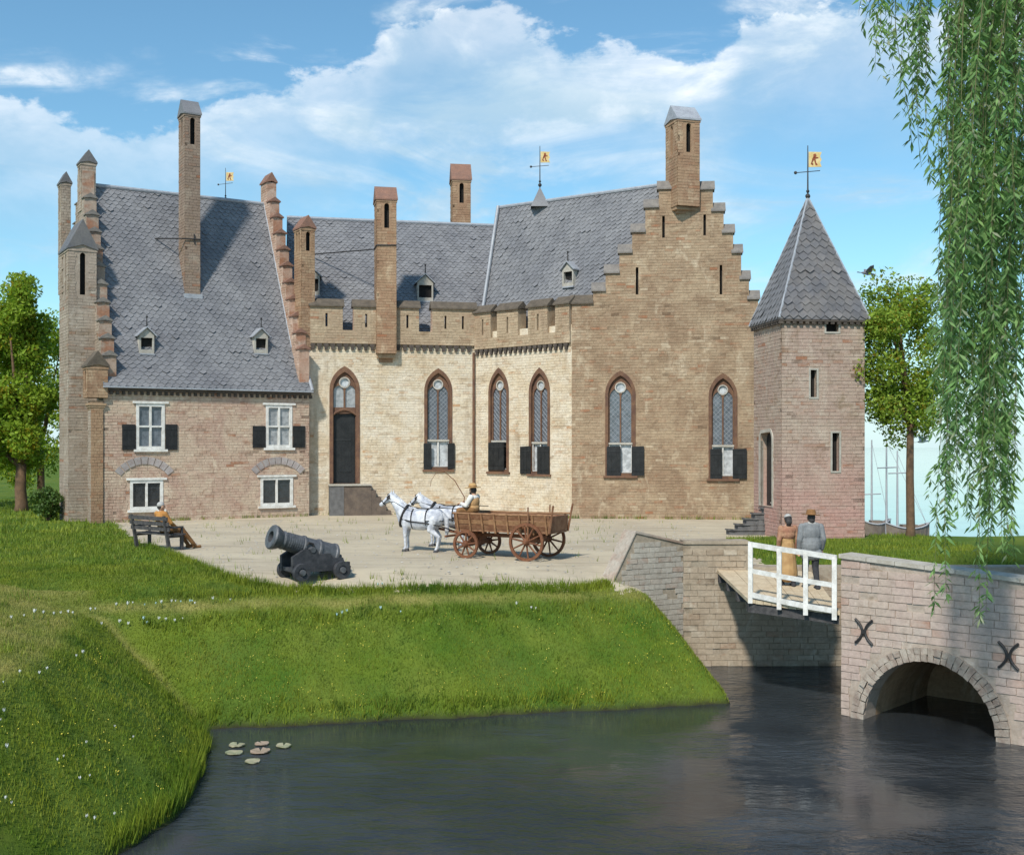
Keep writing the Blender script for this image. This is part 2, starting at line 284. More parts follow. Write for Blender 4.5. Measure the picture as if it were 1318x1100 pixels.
def _ground_mats():
    m, gg, b, geo = new_mat('sand_and_gravel'); P_ = geo.outputs['Position']
    c = gg.mix(gg.rng(gg.noise(P_, 0.35, 7, 0.62, 0.5), 0.32, 0.68), (0.42, 0.36, 0.27), (0.52, 0.45, 0.33))
    c = gg.mix(gg.rng(gg.noise(P_, 1.2, 6, 0.65, 0.4), 0.55, 0.75, 0, 0.6), c, (0.33, 0.275, 0.20))
    c = gg.mix(gg.rng(gg.noise(P_, 60, 3, 0.7), 0.58, 0.75, 0, 0.55), c, (0.24, 0.20, 0.15))
    c = gg.mix(gg.rng(gg.noise(gg.vscale(P_, (0.25, 2.2, 1)), 1.0, 7, 0.6, 0.5), 0.50, 0.70, 0, 0.6), c, (0.30, 0.25, 0.185))
    c = gg.mix(gg.rng(gg.noise(P_, 0.7, 6, 0.7, 0.4), 0.58, 0.72, 0, 0.35), c, (0.30, 0.31, 0.17))
    gg.put(b.inputs['Base Color'], c); b.inputs['Roughness'].default_value = 0.95; b.inputs['Specular IOR Level'].default_value = 0.15
    bn = gg.node('ShaderNodeBump'); bn.inputs['Strength'].default_value = 0.5; bn.inputs['Distance'].default_value = 0.03
    gg.put(bn.inputs['Height'], gg.noise(P_, 22, 8, 0.75)); gg.put(b.inputs['Normal'], bn.outputs[0])
    M['sand'] = m
    m, gg, b, geo = new_mat('turf'); P_ = geo.outputs['Position']
    c = gg.mix(gg.rng(gg.noise(P_, 0.45, 5, 0.6), 0.33, 0.67), (0.055, 0.120, 0.014), (0.125, 0.175, 0.020))
    c = gg.mix(gg.rng(gg.noise(P_, 9, 6, 0.7), 0.5, 0.72, 0, 0.6), c, (0.035, 0.07, 0.012))
    at = gg.node('ShaderNodeAttribute', attribute_name='dry_sun')
    c = gg.mix(at.outputs['Fac'], c, (0.31, 0.28, 0.09))
    at2 = gg.node('ShaderNodeAttribute', attribute_name='mud')
    c = gg.mix(at2.outputs['Fac'], c, (0.035, 0.030, 0.020))
    gg.put(b.inputs['Base Color'], c); b.inputs['Roughness'].default_value = 0.95; b.inputs['Specular IOR Level'].default_value = 0.1
    bn = gg.node('ShaderNodeBump'); bn.inputs['Strength'].default_value = 0.8; bn.inputs['Distance'].default_value = 0.05
    gg.put(bn.inputs['Height'], gg.noise(P_, 14, 8, 0.75)); gg.put(b.inputs['Normal'], bn.outputs[0])
    M['turf'] = m
    for nm, col, sc, st in (('moat_water', (0.020, 0.024, 0.028), 2.1, 0.62), ('lake_water', (0.10, 0.14, 0.16), 0.7, 0.10)):
        m, gg, b, geo = new_mat(nm); P_ = geo.outputs['Position']
        fl = gg.vscale(P_, (0.55, 1.0, 1))
        gg.put(b.inputs['Base Color'], gg.mix(gg.rng(gg.noise(P_, 0.3, 5), 0.35, 0.65), col, tuple(x * 1.8 for x in col)))
        b.inputs['Roughness'].default_value = 0.05; b.inputs['IOR'].default_value = 1.42; b.inputs['Specular IOR Level'].default_value = 0.5
        hgt = gg.math('ADD', gg.noise(fl, sc, 5, 0.55, 0.4), gg.math('MULTIPLY', gg.noise(fl, sc * 5, 4, 0.6), 0.25))
        calm = gg.rng(gg.noise(P_, 0.20, 3), 0.40, 0.60, 0.12, 1.5)
        bn = gg.node('ShaderNodeBump'); gg.put(bn.inputs['Strength'], gg.math('MULTIPLY', calm, st)); bn.inputs['Distance'].default_value = 0.12
        gg.put(bn.inputs['Height'], hgt); gg.put(b.inputs['Normal'], bn.outputs[0])
        M[nm] = m
_ground_mats()


# ------------------------------------------------------------------ building helpers
ORG = {}
def P(px, py, s):                      # a point seen at a photo pixel at scale s pixels per metre
    return Vector(((px - CX) / s, F / s, H - (py - HZ) / s))
def PG(px, s, z=0.0):
    return Vector(((px - CX) / s, F / s, z))
def ray(px, py):
    return Vector((0, 0, H)), Vector(((px - CX) / F, 1.0, (HZ - py) / F))
def ray_plane(px, py, p0, n):
    o, d = ray(px, py)
    return o + d * ((p0 - o).dot(n) / d.dot(n))

class Fr:                              # a wall-like frame: a along the wall, b up, c outwards
    def __init__(s, O, u, n=None, v=Vector((0, 0, 1))):
        s.O = Vector(O); s.u = Vector(u).normalized(); s.v = Vector(v)
        s.n = Vector(n).normalized() if n is not None else Vector((s.u.y, -s.u.x, 0))
    def pt(s, a, b, c=0.0): return s.O + s.u * a + s.v * b + s.n * c
    def uv(s, px, py, c=0.0):
        p = ray_plane(px, py, s.O + s.n * c, s.n) - s.O
        return p.dot(s.u), p.dot(s.v)
    def moved(s, a=0, b=0, c=0): return Fr(s.pt(a, b, c), s.u, s.n, s.v)
LF = Fr((0, 0, 0), (1, 0, 0), (0, -1, 0))      # local: a=x, b=z, c=-y

class MB:
    def __init__(s): s.v = []; s.f = []; s.mi = []
    def add(s, vs, fs, mi=0):
        o = len(s.v); s.v += [tuple(x) for x in vs]
        for f in fs: s.f.append(tuple(i + o for i in f)); s.mi.append(mi)
        return s
    def box(s, fr, a0, a1, b0, b1, c0, c1, mi=0):
        vs = [fr.pt(a, b, c) for c in (c0, c1) for b in (b0, b1) for a in (a0, a1)]
        return s.add(vs, [(0, 1, 3, 2), (4, 6, 7, 5), (0, 4, 5, 1), (2, 3, 7, 6), (0, 2, 6, 4), (1, 5, 7, 3)], mi)
    def quad(s, a, b, c, d, mi=0): return s.add([a, b, c, d], [(0, 1, 2, 3)], mi)
    def slab(s, fr, outer, holes, c0, c1, back=False, mi=0, mrev=None):
        mrev = mi if mrev is None else mrev
        polys = [outer] + list(holes)
        tri = tessellate_polygon([[Vector((a, b, 0)) for a, b in p] for p in polys])
        flat = [q for p in polys for q in p]
        o = len(s.v)
        s.v += [tuple(fr.pt(a, b, c0)) for a, b in flat]
        for t in tri: s.f.append(tuple(i + o for i in t)); s.mi.append(mi)
        o2 = len(s.v)
        s.v += [tuple(fr.pt(a, b, c0)) for a, b in flat] + [tuple(fr.pt(a, b, c1)) for a, b in flat]
        k = 0; N = len(flat)
        for p in polys:
            for i in range(len(p)):
                j = (i + 1) % len(p)
                s.f.append((o2 + k + i, o2 + k + j, o2 + N + k + j, o2 + N + k + i)); s.mi.append(mrev)
            k += len(p)
        if back:
            o3 = len(s.v); s.v += [tuple(fr.pt(a, b, c1)) for a, b in flat]
            for t in tri: s.f.append(tuple(i + o3 for i in t)); s.mi.append(mi)
        return s
    def prism(s, pts, vec, mi=0):       # polygon of points swept along a vector, capped
        n = len(pts); vs = list(pts) + [p + vec for p in pts]
        fs = [tuple(range(n)), tuple(range(2 * n - 1, n - 1, -1))] + [(i, i + n, (i + 1) % n + n, (i + 1) % n) for i in range(n)]
        return s.add(vs, fs, mi)
    def tube(s, pts, rad, n=8, mi=0, cap=True):
        pts = [Vector(p) for p in pts]; m = len(pts)
        rs = rad if isinstance(rad, (list, tuple)) else [rad] * m
        o = len(s.v); prev = None
        for i, p in enumerate(pts):
            t = (pts[min(i + 1, m - 1)] - pts[max(i - 1, 0)]).normalized()
            if prev is None: prev = t.orthogonal().normalized()
            x = (prev - t * prev.dot(t)); x = x.normalized() if x.length > 1e-5 else t.orthogonal().normalized()
            y = t.cross(x); prev = x
            for k in range(n):
                an = 2 * math.pi * k / n
                s.v.append(tuple(p + (x * math.cos(an) + y * math.sin(an)) * rs[i]))
        for i in range(m - 1):
            for k in range(n):
                a, b = o + i * n + k, o + i * n + (k + 1) % n
                s.f.append((a, b, b + n, a + n)); s.mi.append(mi)
        if cap:
            s.f.append(tuple(o + k for k in range(n))[::-1]); s.mi.append(mi)
            s.f.append(tuple(o + (m - 1) * n + k for k in range(n))); s.mi.append(mi)
        return s
    def lathe(s, p0, ax, prof, n=16, mi=0, cap=True):   # prof: (distance along axis, radius)
        ax = Vector(ax).normalized()
        x = ax.orthogonal().normalized(); y = ax.cross(x); o = len(s.v); m = len(prof)
        for t, r in prof:
            for k in range(n):
                an = 2 * math.pi * k / n
                s.v.append(tuple(Vector(p0) + ax * t + (x * math.cos(an) + y * math.sin(an)) * r))
        for i in range(m - 1):
            for k in range(n):
                a, b = o + i * n + k, o + i * n + (k + 1) % n
                s.f.append((a, b, b + n, a + n)); s.mi.append(mi)
        if not cap: return s
        s.f.append(tuple(o + k for k in range(n))[::-1]); s.mi.append(mi)
        s.f.append(tuple(o + (m - 1) * n + k for k in range(n))); s.mi.append(mi)
        return s
    def ball(s, c, r, n=10, m=6, mi=0, rot=None):
        c = Vector(c); r = Vector(r) if isinstance(r, (tuple, list)) else Vector((r, r, r)); o = len(s.v)
        for i in range(m + 1):
            th = math.pi * i / m
            for k in range(n):
                ph = 2 * math.pi * k / n
                p = Vector((math.sin(th) * math.cos(ph) * r.x, math.sin(th) * math.sin(ph) * r.y, math.cos(th) * r.z))
                if rot is not None: p = rot @ p
                s.v.append(tuple(c + p))
        for i in range(m):
            for k in range(n):
                a, b = o + i * n + k, o + i * n + (k + 1) % n
                s.f.append((a, a + n, b + n, b)); s.mi.append(mi)
        return s
    def build(s, name, mats, parent=None, origin=None, smooth=False, kind=None, label=None):
        org = ORG[parent.name] if parent is not None else Vector(origin if origin is not None else (0, 0, 0))
        me = bpy.data.meshes.new(name)
        me.from_pydata([(x - org.x, y - org.y, z - org.z) for x, y, z in s.v], [], s.f)
        for m in (mats if isinstance(mats, (list, tuple)) else [mats]): me.materials.append(m)
        if len(me.materials) > 1: me.polygons.foreach_set('material_index', s.mi)
        bm = bmesh.new(); bm.from_mesh(me)
        bmesh.ops.recalc_face_normals(bm, faces=bm.faces)
        bm.to_mesh(me); bm.free()
        if smooth: me.polygons.foreach_set('use_smooth', [True] * len(me.polygons))
        o = bpy.data.objects.new(name, me); COL.objects.link(o)
        if parent is not None: o.parent = parent
        else: o.location = org
        ORG[o.name] = org.copy()
        if kind: o['kind'] = kind
        if label: o['label'] = label
        return o

def tag(o, label, cat, group=None):
    o['label'] = label; o['category'] = cat
    if group: o['group'] = group
    return o
def thing(name, label, cat, loc=(0, 0, 0), group=None):
    o = bpy.data.objects.new(name, None); COL.objects.link(o); o.location = loc; o.empty_display_size = 0.3
    ORG[o.name] = Vector(loc)
    return tag(o, label, cat, group)
def np_mesh(name, verts, faces, mats, parent=None, kind=None, mi=None, attrs=None, origin=None, smooth=False):
    """numpy verts (N,3) and faces (M,k) to an object"""
    org = ORG[parent.name] if parent is not None else Vector(origin or (0, 0, 0))
    v = np.asarray(verts, dtype=np.float32) - np.array(org, dtype=np.float32)
    f = np.asarray(faces, dtype=np.int32); k = f.shape[1]
    me = bpy.data.meshes.new(name)
    me.vertices.add(len(v)); me.vertices.foreach_set('co', v.ravel())
    me.loops.add(f.size); me.loops.foreach_set('vertex_index', f.ravel())
    me.polygons.add(len(f)); me.polygons.foreach_set('loop_start', np.arange(0, f.size, k, dtype=np.int32))
    for m in (mats if isinstance(mats, (list, tuple)) else [mats]): me.materials.append(m)
    if mi is not None: me.polygons.foreach_set('material_index', np.asarray(mi, dtype=np.int32))
    for an, av in (attrs or {}).items():
        at = me.attributes.new(an, 'FLOAT', 'POINT'); at.data.foreach_set('value', np.asarray(av, dtype=np.float32))
    me.update(calc_edges=True); me.validate()
    if smooth: me.polygons.foreach_set('use_smooth', [True] * len(me.polygons))
    o = bpy.data.objects.new(name, me); COL.objects.link(o)
    if parent is not None: o.parent = parent
    else: o.location = org
    ORG[o.name] = org.copy()
    if kind: o['kind'] = kind
    return o
def piece(name, me, parent, mat_world):
    o = bpy.data.objects.new(name, me); COL.objects.link(o); o.parent = parent
    o.matrix_local = Matrix.Translation(-ORG[parent.name]) @ mat_world
    return o
def copy_tree(o, parent=None):
    c = o.copy(); COL.objects.link(c); c.parent = parent; ORG[c.name] = ORG.get(o.name, Vector())
    for ch in list(o.children): copy_tree(ch, c)
    return c

def inside(p, poly):
    x, y = p; r = False; n = len(poly); j = n - 1
    for i in range(n):
        xi, yi = poly[i]; xj, yj = poly[j]
        if (yi > y) != (yj > y) and x < (xj - xi) * (y - yi) / (yj - yi) + xi: r = not r
        j = i
    return r
def bbox(poly):
    xs = [p[0] for p in poly]; ys = [p[1] for p in poly]
    return min(xs), min(ys), max(xs), max(ys)
def brick_rects(outer, holes, w, h, jit=0.12, halves=True):
    x0, y0, x1, y1 = bbox(outer); out = []; hb = [bbox(q) for q in holes]
    def ok(a0, a1, b0, b1):
        e = 0.012
        for q in ((a0 + e, b0 + e), (a1 - e, b0 + e), (a0 + e, b1 - e), (a1 - e, b1 - e)):
            if not inside(q, outer): return False
        for hp, (hx0, hy0, hx1, hy1) in zip(holes, hb):
            if a1 < hx0 or a0 > hx1 or b1 < hy0 or b0 > hy1: continue
            for k in range(5):
                for l in range(3):
                    if inside((a0 + (a1 - a0) * k / 4, b0 + (b1 - b0) * l / 2), hp): return False
        return True
    j = 0; y = y0
    while y + h * 0.6 < y1:
        x = x0 - (w * 0.5 if j % 2 else 0.0)
        while x < x1:
            ww = w * (1 + R.uniform(-jit, jit))
            a0, a1 = max(x, x0), min(x + ww, x1)
            if a1 - a0 > 0.08:
                if ok(a0, a1, y, y + h): out.append((a0, a1, y, y + h))
                elif halves:
                    m_ = (a0 + a1) / 2
                    if ok(a0, m_, y, y + h): out.append((a0, m_, y, y + h))
                    elif ok(m_, a1, y, y + h): out.append((m_, a1, y, y + h))
            x += ww
        y += h; j += 1
    return out
def bricks(parent, fr, outer, holes, mat, w=0.36, h=0.115, gap=0.011, proud=0.011, name='bricks', c=0.0):
    mb = MB()
    for a0, a1, b0, b1 in brick_rects(outer, holes, w, h):
        if R.random() < 0.03: continue
        q = proud * R.uniform(0.5, 1.5)
        g2 = gap / 2
        A = [(a0 + g2 + R.uniform(0, .006), b0 + g2), (a1 - g2 - R.uniform(0, .006), b0 + g2 + R.uniform(0, .004)), (a1 - g2, b1 - g2), (a0 + g2, b1 - g2 - R.uniform(0, .004))]
        mb.add([fr.pt(a, b, c + q) for a, b in A] + [fr.pt(a, b, c - 0.004) for a, b in A], [(0, 1, 2, 3), (0, 4, 5, 1), (1, 5, 6, 2), (2, 6, 7, 3), (3, 7, 4, 0)])
    return mb.build(name, mat, parent, kind='stuff')

def arch(cx, w, b0, bs, rise, n=8):       # pointed arch outline
    r = (rise * rise + w * w / 4) / w
    pts = [(cx - w / 2, b0), (cx + w / 2, b0)]
    th = math.asin(min(1, rise / r))
    for i in range(n + 1):
        t = th * i / n; pts.append((cx + w / 2 - r + r * math.cos(t), bs + r * math.sin(t)))
    for i in range(n - 1, -1, -1):
        t = th * i / n; pts.append((cx - w / 2 + r - r * math.cos(t), bs + r * math.sin(t)))
    return pts
def rect(a0, a1, b0, b1): return [(a0, b0), (a1, b0), (a1, b1), (a0, b1)]
def circle(cx, cy, r, n=14): return [(cx + r * math.cos(2 * math.pi * i / n), cy + r * math.sin(2 * math.pi * i / n)) for i in range(n)]

def slates(parent, S, width, length, mat, sw=0.27, row=0.19, name='slates'):
    """pointed overlapping slates on a surface S(u,v), v from eave to ridge"""
    mb = MB(); nv = max(2, round(length / row)); dv = 1.0 / nv
    def N(u, v):
        e = 1e-3; u0 = min(max(u, e), 1 - e); v0 = min(max(v, e), 1 - e)
        n = (S(u0 + e, v0) - S(u0 - e, v0)).cross(S(u0, v0 + e) - S(u0, v0 - e)); n.normalize()
        return n if n.z > 0 else -n
    for j in range(nv):
        v = j * dv; wid = width(v + 0.5 * dv); nu = max(1, round(wid / sw)); du = 1.0 / nu
        off = 0.5 * du if j % 2 else 0.0
        for i in range(nu + (1 if j % 2 else 0)):
            uc = i * du + 0.5 * du - off
            u0, u1 = max(0, uc - du * 0.49), min(1, uc + du * 0.49)
            if u1 - u0 < 0.1 * du: continue
            uc = min(max(uc, 0), 1)
            n = N(uc, v + dv * 0.5); lift = R.uniform(0.022, 0.042) + (R.random() < 0.03) * 0.03
            vt = min(1, v + 1.5 * dv); vm = v + 0.55 * dv; vb = v + (R.uniform(-0.07, 0.04) - (R.random() < 0.02) * 0.35) * dv
            vb = max(vb, 0)
            A = [S(u0, vm) + n * lift, S(uc, vb) + n * (lift + 0.006), S(u1, vm) + n * lift, S(u1, vt) + n * 0.008, S(u0, vt) + n * 0.008]
            B = [A[0] - n * 0.022, A[1] - n * 0.022, A[2] - n * 0.022]
            mb.add(A + B, [(0, 1, 2, 3, 4), (0, 5, 6, 1), (1, 6, 7, 2)])
    return mb.build(name, mat, parent, kind='stuff')

def saddle(mb, fr, a0, a1, c0, c1, b0, rise, over=0.06, along='a', th=0.05, mi=0):
    """little gabled cap, ridge along a or along c"""
    if along == 'a':
        cm = (c0 + c1) / 2
        pts = [fr.pt(a0 - over, b0 - 0.02, c0 - over), fr.pt(a0 - over, b0 - 0.02 + th, c0 - over), fr.pt(a0 - over, b0 + rise + th, cm), fr.pt(a0 - over, b0 - 0.02 + th, c1 + over), fr.pt(a0 - over, b0 - 0.02, c1 + over), fr.pt(a0 - over, b0 + rise * 0.15, cm)]
        mb.prism(pts, fr.u * (a1 - a0 + 2 * over), mi)
    else:
        am = (a0 + a1) / 2
        pts = [fr.pt(a0 - over, b0 - 0.02, c0 - over), fr.pt(a0 - over, b0 - 0.02 + th, c0 - over), fr.pt(am, b0 + rise + th, c0 - over), fr.pt(a1 + over, b0 - 0.02 + th, c0 - over), fr.pt(a1 + over, b0 - 0.02, c0 - over), fr.pt(am, b0 + rise * 0.15, c0 - over)]
        mb.prism(pts, fr.n * (c1 - c0 + 2 * over), mi)

def chimney(parent, fr, a0, a1, c0, c1, b0, b1, rise, mat, capmat, along='a', slots_front=1, slots_side=1, label=None, name='chimney', slot_h=1.0, corbel=0.0, do_bricks=True):
    """brick shaft with belfry-like flue slots and a gabled cap; c1 is the front face, c0 the back"""
    w, d = a1 - a0, c1 - c0
    mb = MB(); top = b1 - 0.15
    def slots(width, n):
        out = []; sw = min(0.22, width / (n * 2 + 1)) if n else 0
        for i in range(n):
            cx = width * (i + 1) / (n + 1)
            q = arch(cx, sw, top - slot_h, top - 0.12, 0.12, 3); out.append(q)
        return out
    hf, hs = slots(w, slots_front), slots(d, slots_side)
    ff = Fr(fr.pt(a0, 0, c1), fr.u, fr.n)
    fs = Fr(fr.pt(a0, 0, c0), fr.n, -fr.u)
    of, os_ = rect(0, w, b0, b1), rect(0, d, b0, b1)
    mb.slab(ff, of, hf, 0, -0.1)
    mb.slab(fs, os_, hs, 0, -0.1)
    mb.box(fr, a0 + 0.11, a1, b0, b1 - 0.01, c0 + 0.0, c0 + 0.06)
    mb.box(fr, a1 - 0.08, a1, b0, b1 - 0.012, c0 + 0.061, c1 - 0.11)
    mb.box(fr, a0 + 0.13, a1 - 0.1, b0 + 0.02, b1 - 0.03, c0 + 0.12, c1 - 0.2, 1)
    if corbel:
        for k in range(4):
            q = 0.14 * k * w * 0.9; 
            mb.box(fr, a0 + q + .02, a1 - q - .02, b0 - corbel * (k + 1) / 4, b0 - corbel * k / 4 - 0.002, c0, c1 - (c1 - c0) * 0.16 * (k + 1))
    o = mb.build(name, [mat, M['hole']], parent, label=label)
    if do_bricks:
        bricks(o, ff, of, hf, mat, w=max(0.2, w / 2.05), h=0.12)
        bricks(o, fs, os_, hs, mat, w=max(0.2, d / 2.05), h=0.12)
    rm = MB(); saddle(rm, fr, a0, a1, c0, c1, b1, rise, 0.06, along, 0.07); rm.build('chimney_roof', capmat, o)
    bm_ = MB(); bm_.box(fr, a0 - 0.03, a1 + 0.03, b1 - 0.1, b1 - 0.022, c0 - 0.03, c1 + 0.03); bm_.build('cornice', mat, o)
    if along == 'c':      # gable ends filled with brick
        e = MB(); e.prism([fr.pt(a0, b1 - 0.02, c1), fr.pt(a1, b1 - 0.02, c1), fr.pt((a0 + a1) / 2, b1 + rise * 0.6, c1)], fr.n * -(c1 - c0)); e.build('gable', mat, o)
    else:
        e = MB(); e.prism([fr.pt(a0, b1 - 0.02, c0), fr.pt(a0, b1 - 0.02, c1), fr.pt(a0, b1 + rise * 0.6, (c0 + c1) / 2)], fr.u * (a1 - a0)); e.build('gable', mat, o)
    return o

def shutter(parent, fr, px0, py0, px1, py1, c=0.05, arched=False):
    a0, b1 = fr.uv(px0, py0); a1, b0 = fr.uv(px1, py1); w = a1 - a0
    mb = MB()
    out = arch((a0 + a1) / 2, w, b0, b1 - 0.06, 0.06, 3) if arched else rect(a0, a1, b0, b1)
    mb.slab(fr, out, [], c, c - 0.05, back=True)
    for k in range(1, 3): mb.box(fr, a0 + w * k / 3 - 0.006, a0 + w * k / 3 + 0.006, b0 + 0.02, b1 - 0.08, c - 0.001, c + 0.008)
    for b in (b0 + (b1 - b0) * 0.15, b0 + (b1 - b0) * 0.8): mb.box(fr, a0 + 0.02, a1 - 0.02, b, b + 0.05, c - 0.002, c + 0.016)
    return mb.build('shutter', M['black'], parent)

def lattice(mb, fr, poly, c, step=0.16, t=0.012):
    x0, y0, x1, y1 = bbox(poly)
    x = x0 + step
    def seg(p, q):
        # clip by sampling
        n = 40; run = None
        for i in range(n + 1):
            r_ = (p[0] + (q[0] - p[0]) * i / n, p[1] + (q[1] - p[1]) * i / n)
            if inside(r_, poly):
                if run is None: run = r_
                last = r_
            elif run is not None:
                mb.tube([fr.pt(*run, c), fr.pt(*last, c)], t, 4); run = None
        if run is not None: mb.tube([fr.pt(*run, c), fr.pt(*last, c)], t, 4)
    d = step; L_ = (x1 - x0) + (y1 - y0); k = -L_
    while k < L_:
        seg((x0, y0 + k), (x1, y0 + k + (x1 - x0))); seg((x0, y1 + k), (x1, y1 + k - (x1 - x0))); k += step * 1.5

def gothic(parent, fr, xl, xr, ya, ys, yb, ytr, gl='glass', sh=(), lights=2, lower='white', sur='surround', lat=True, low_rect=None):
    """tall pointed window; pixels: left, right, apex, springing, bottom, transom"""
    a0, _ = fr.uv(xl, yb); a1, _ = fr.uv(xr, yb); cx = (a0 + a1) / 2; w = a1 - a0
    xm = (xl + xr) / 2
    ba = fr.uv(xm, ya)[1]; bs = fr.uv(xm, ys)[1]; b0 = fr.uv(xm, yb)[1]; bt = fr.uv(xm, ytr)[1]
    hole = arch(cx, w, b0, bs, ba - bs)
    t = 0.13; iw = w - 2 * t; inner = arch(cx, iw, b0 + 0.1, bs, (ba - bs) * iw / w)
    fm = MB(); fm.slab(fr, hole, [inner], 0.03, -0.26); fo = fm.build('window', M[sur], parent)
    # tracery plate
    top = bs + (ba - bs) * iw / w
    ro = iw * 0.2; oc = (cx, bs + (top - bs) * 0.36)
    lw = (iw - 0.16) / 2
    lt = bs - iw * 0.14
    hl = [arch(cx + sgn * (lw / 2 + 0.03), lw, bt + 0.05, lt, lw * 0.85, 5) for sgn in (-1, 1)]
    hc = circle(*oc, ro)
    lowh = []
    if lower:
        lowh = [rect(cx - iw / 2 + 0.05, cx - 0.03, b0 + 0.15, bt - 0.05), rect(cx + 0.03, cx + iw / 2 - 0.05, b0 + 0.15, bt - 0.05)]
    sh_in = [(x * 0.995 + cx * 0.005, y) for x, y in inner]
    tm = MB(); tm.slab(fr, sh_in, hl + [hc] + lowh, -0.09, -0.19); tm.build('tracery', M[sur], fo)
    ri = MB(); ri.slab(fr, circle(*oc, ro + 0.035), [circle(*oc, ro - 0.01)], -0.07, -0.12); ri.build('oculus_ring', M['stonetrim'], fo)
    for q, gm in [(hl[0], gl), (hl[1], gl), (hc, 'glass_white')] + [(q, 'glass_white' if lower == 'white' else 'glass_dark') for q in lowh]:
        pm = MB(); pm.slab(fr, q, [], -0.15, -0.17, back=True); pm.build('pane', M[gm], fo)
    if lat:
        lm = MB()
        for q in hl: lattice(lm, fr, q, -0.143, 0.13, 0.008)
        lm.build('lead_lattice', M['lead'], fo)
    if lower:
        wm = MB(); e = 0.02
        wm.slab(fr, rect(cx - iw / 2 + e, cx + iw / 2 - e, b0 + 0.12, bt), [[(x, y) for x, y in q] for q in lowh], -0.06, -0.088); wm.build('casement', M['white'], fo)
        sm = MB(); sm.box(fr, cx - iw / 2, cx + iw / 2, bt - 0.03, bt + 0.05, -0.088, -0.02); sm.build('transom', M['stonetrim'], fo)
    sm = MB(); sm.box(fr, cx - w / 2 - 0.08, cx + w / 2 + 0.08, b0 - 0.09, b0 - 0.001, -0.1, 0.1); sm.build('sill', M['surround'], fo)
    for r_ in sh: shutter(fo, fr, *r_, c=0.09, arched=True)
    return hole

def rect_window(parent, fr, xl, yt, xr, yb, nx, ny, gm, sh=(), head=True):
    a0, b1 = fr.uv(xl, yt); a1, b0 = fr.uv(xr, yb)
    hole = rect(a0, a1, b0, b1); t = 0.12
    pw = (a1 - a0 - 2 * t - (nx - 1) * 0.08) / nx; ph = (b1 - b0 - 2 * t - (ny - 1) * 0.07) / ny
    hs = []
    for i in range(nx):
        for j in range(ny):
            x = a0 + t + i * (pw + 0.08); y = b0 + t + j * (ph + 0.07); hs.append(rect(x, x + pw, y, y + ph))
    e = 0.003
    fm = MB(); fm.slab(fr, rect(a0 + e, a1 - e, b0 + e, b1 - e), hs, 0.03, -0.12); fo = fm.build('window', M['white'], parent)
    for q in hs:
        pm = MB(); pm.slab(fr, q, [], -0.06, -0.08, back=True); pm.build('pane', M[gm], fo)
    bars = MB()
    for q in hs:
        x0, y0, x1, y1 = bbox(q); bars.box(fr, (x0 + x1) / 2 - 0.012, (x0 + x1) / 2 + 0.012, y0, y1, -0.058, -0.03)
    sm = MB(); sm.box(fr, a0 - 0.1, a1 + 0.1, b0 - 0.1, b0 - 0.002, -0.1, 0.1); sm.build('sill', M['white'], fo)
    if head: hm = MB(); hm.box(fr, a0 - 0.14, a1 + 0.14, b1 + 0.002, b1 + 0.09, -0.1, 0.07); hm.build('lintel', M['white'], fo)
    for r_ in sh: shutter(fo, fr, *r_, c=0.06)
    return hole

def weathervane(parent, base, h, sc=1.0, dirx=Vector((1, 0, 0))):
    """pole with ball, arrow and a small gilded flag bearing a red beast-like emblem"""
    b = Vector(base); z = Vector((0, 0, 1)); x = dirx.normalized()
    mb = MB(); mb.tube([b, b + z * h], [0.025 * sc, 0.012 * sc], 6)
    mb.ball(b + z * 0.1 * sc, 0.075 * sc, 8, 5); mb.ball(b + z * 0.24 * sc, 0.05 * sc, 8, 5)
    o = mb.build('weathervane', M['iron'], parent)
    am = MB(); zc = b + z * h * 0.52
    am.tube([zc - x * 0.34 * sc - z * 0.05, zc + x * 0.36 * sc + z * 0.04], 0.012 * sc, 5)
    am.ball(zc - x * 0.36 * sc - z * 0.05, 0.05 * sc, 6, 4); am.build('arrow', M['iron'], o)
    fl = Fr(b + z * h * 0.60 + x * 0.03, x, x.cross(z))
    fm = MB(); fw, fh = 0.38 * sc, 0.44 * sc
    fm.slab(fl, [(0, 0), (fw, 0.02 * sc), (fw * 0.88, fh * .33), (fw, fh * .5), (fw * .88, fh * .72), (fw, fh), (0, fh)], [], 0.012, -0.012, back=True); fo = fm.build('flag', M['flag'], o)
    em = MB()
    for sgn in (1, -1):
        c = 0.016 * sgn; f2 = fl
        for pts in ([(.15, .2), (.32, .12), (.36, .2), (.28, .3), (.5, .62), (.42, .7), (.3, .62)], [(.52, .15), (.66, .12), (.68, .2), (.58, .3), (.5, .62), (.4, .5)], [(.34, .62), (.5, .6), (.6, .78), (.5, .9), (.36, .84)], [(.5, .55), (.74, .58), (.74, .66), (.52, .68)]):
            em.slab(f2, [(p[0] * fw, p[1] * fh) for p in pts], [], c, 0.013 * sgn)
    em.build('emblem', M['emblem'], fo)
    return o

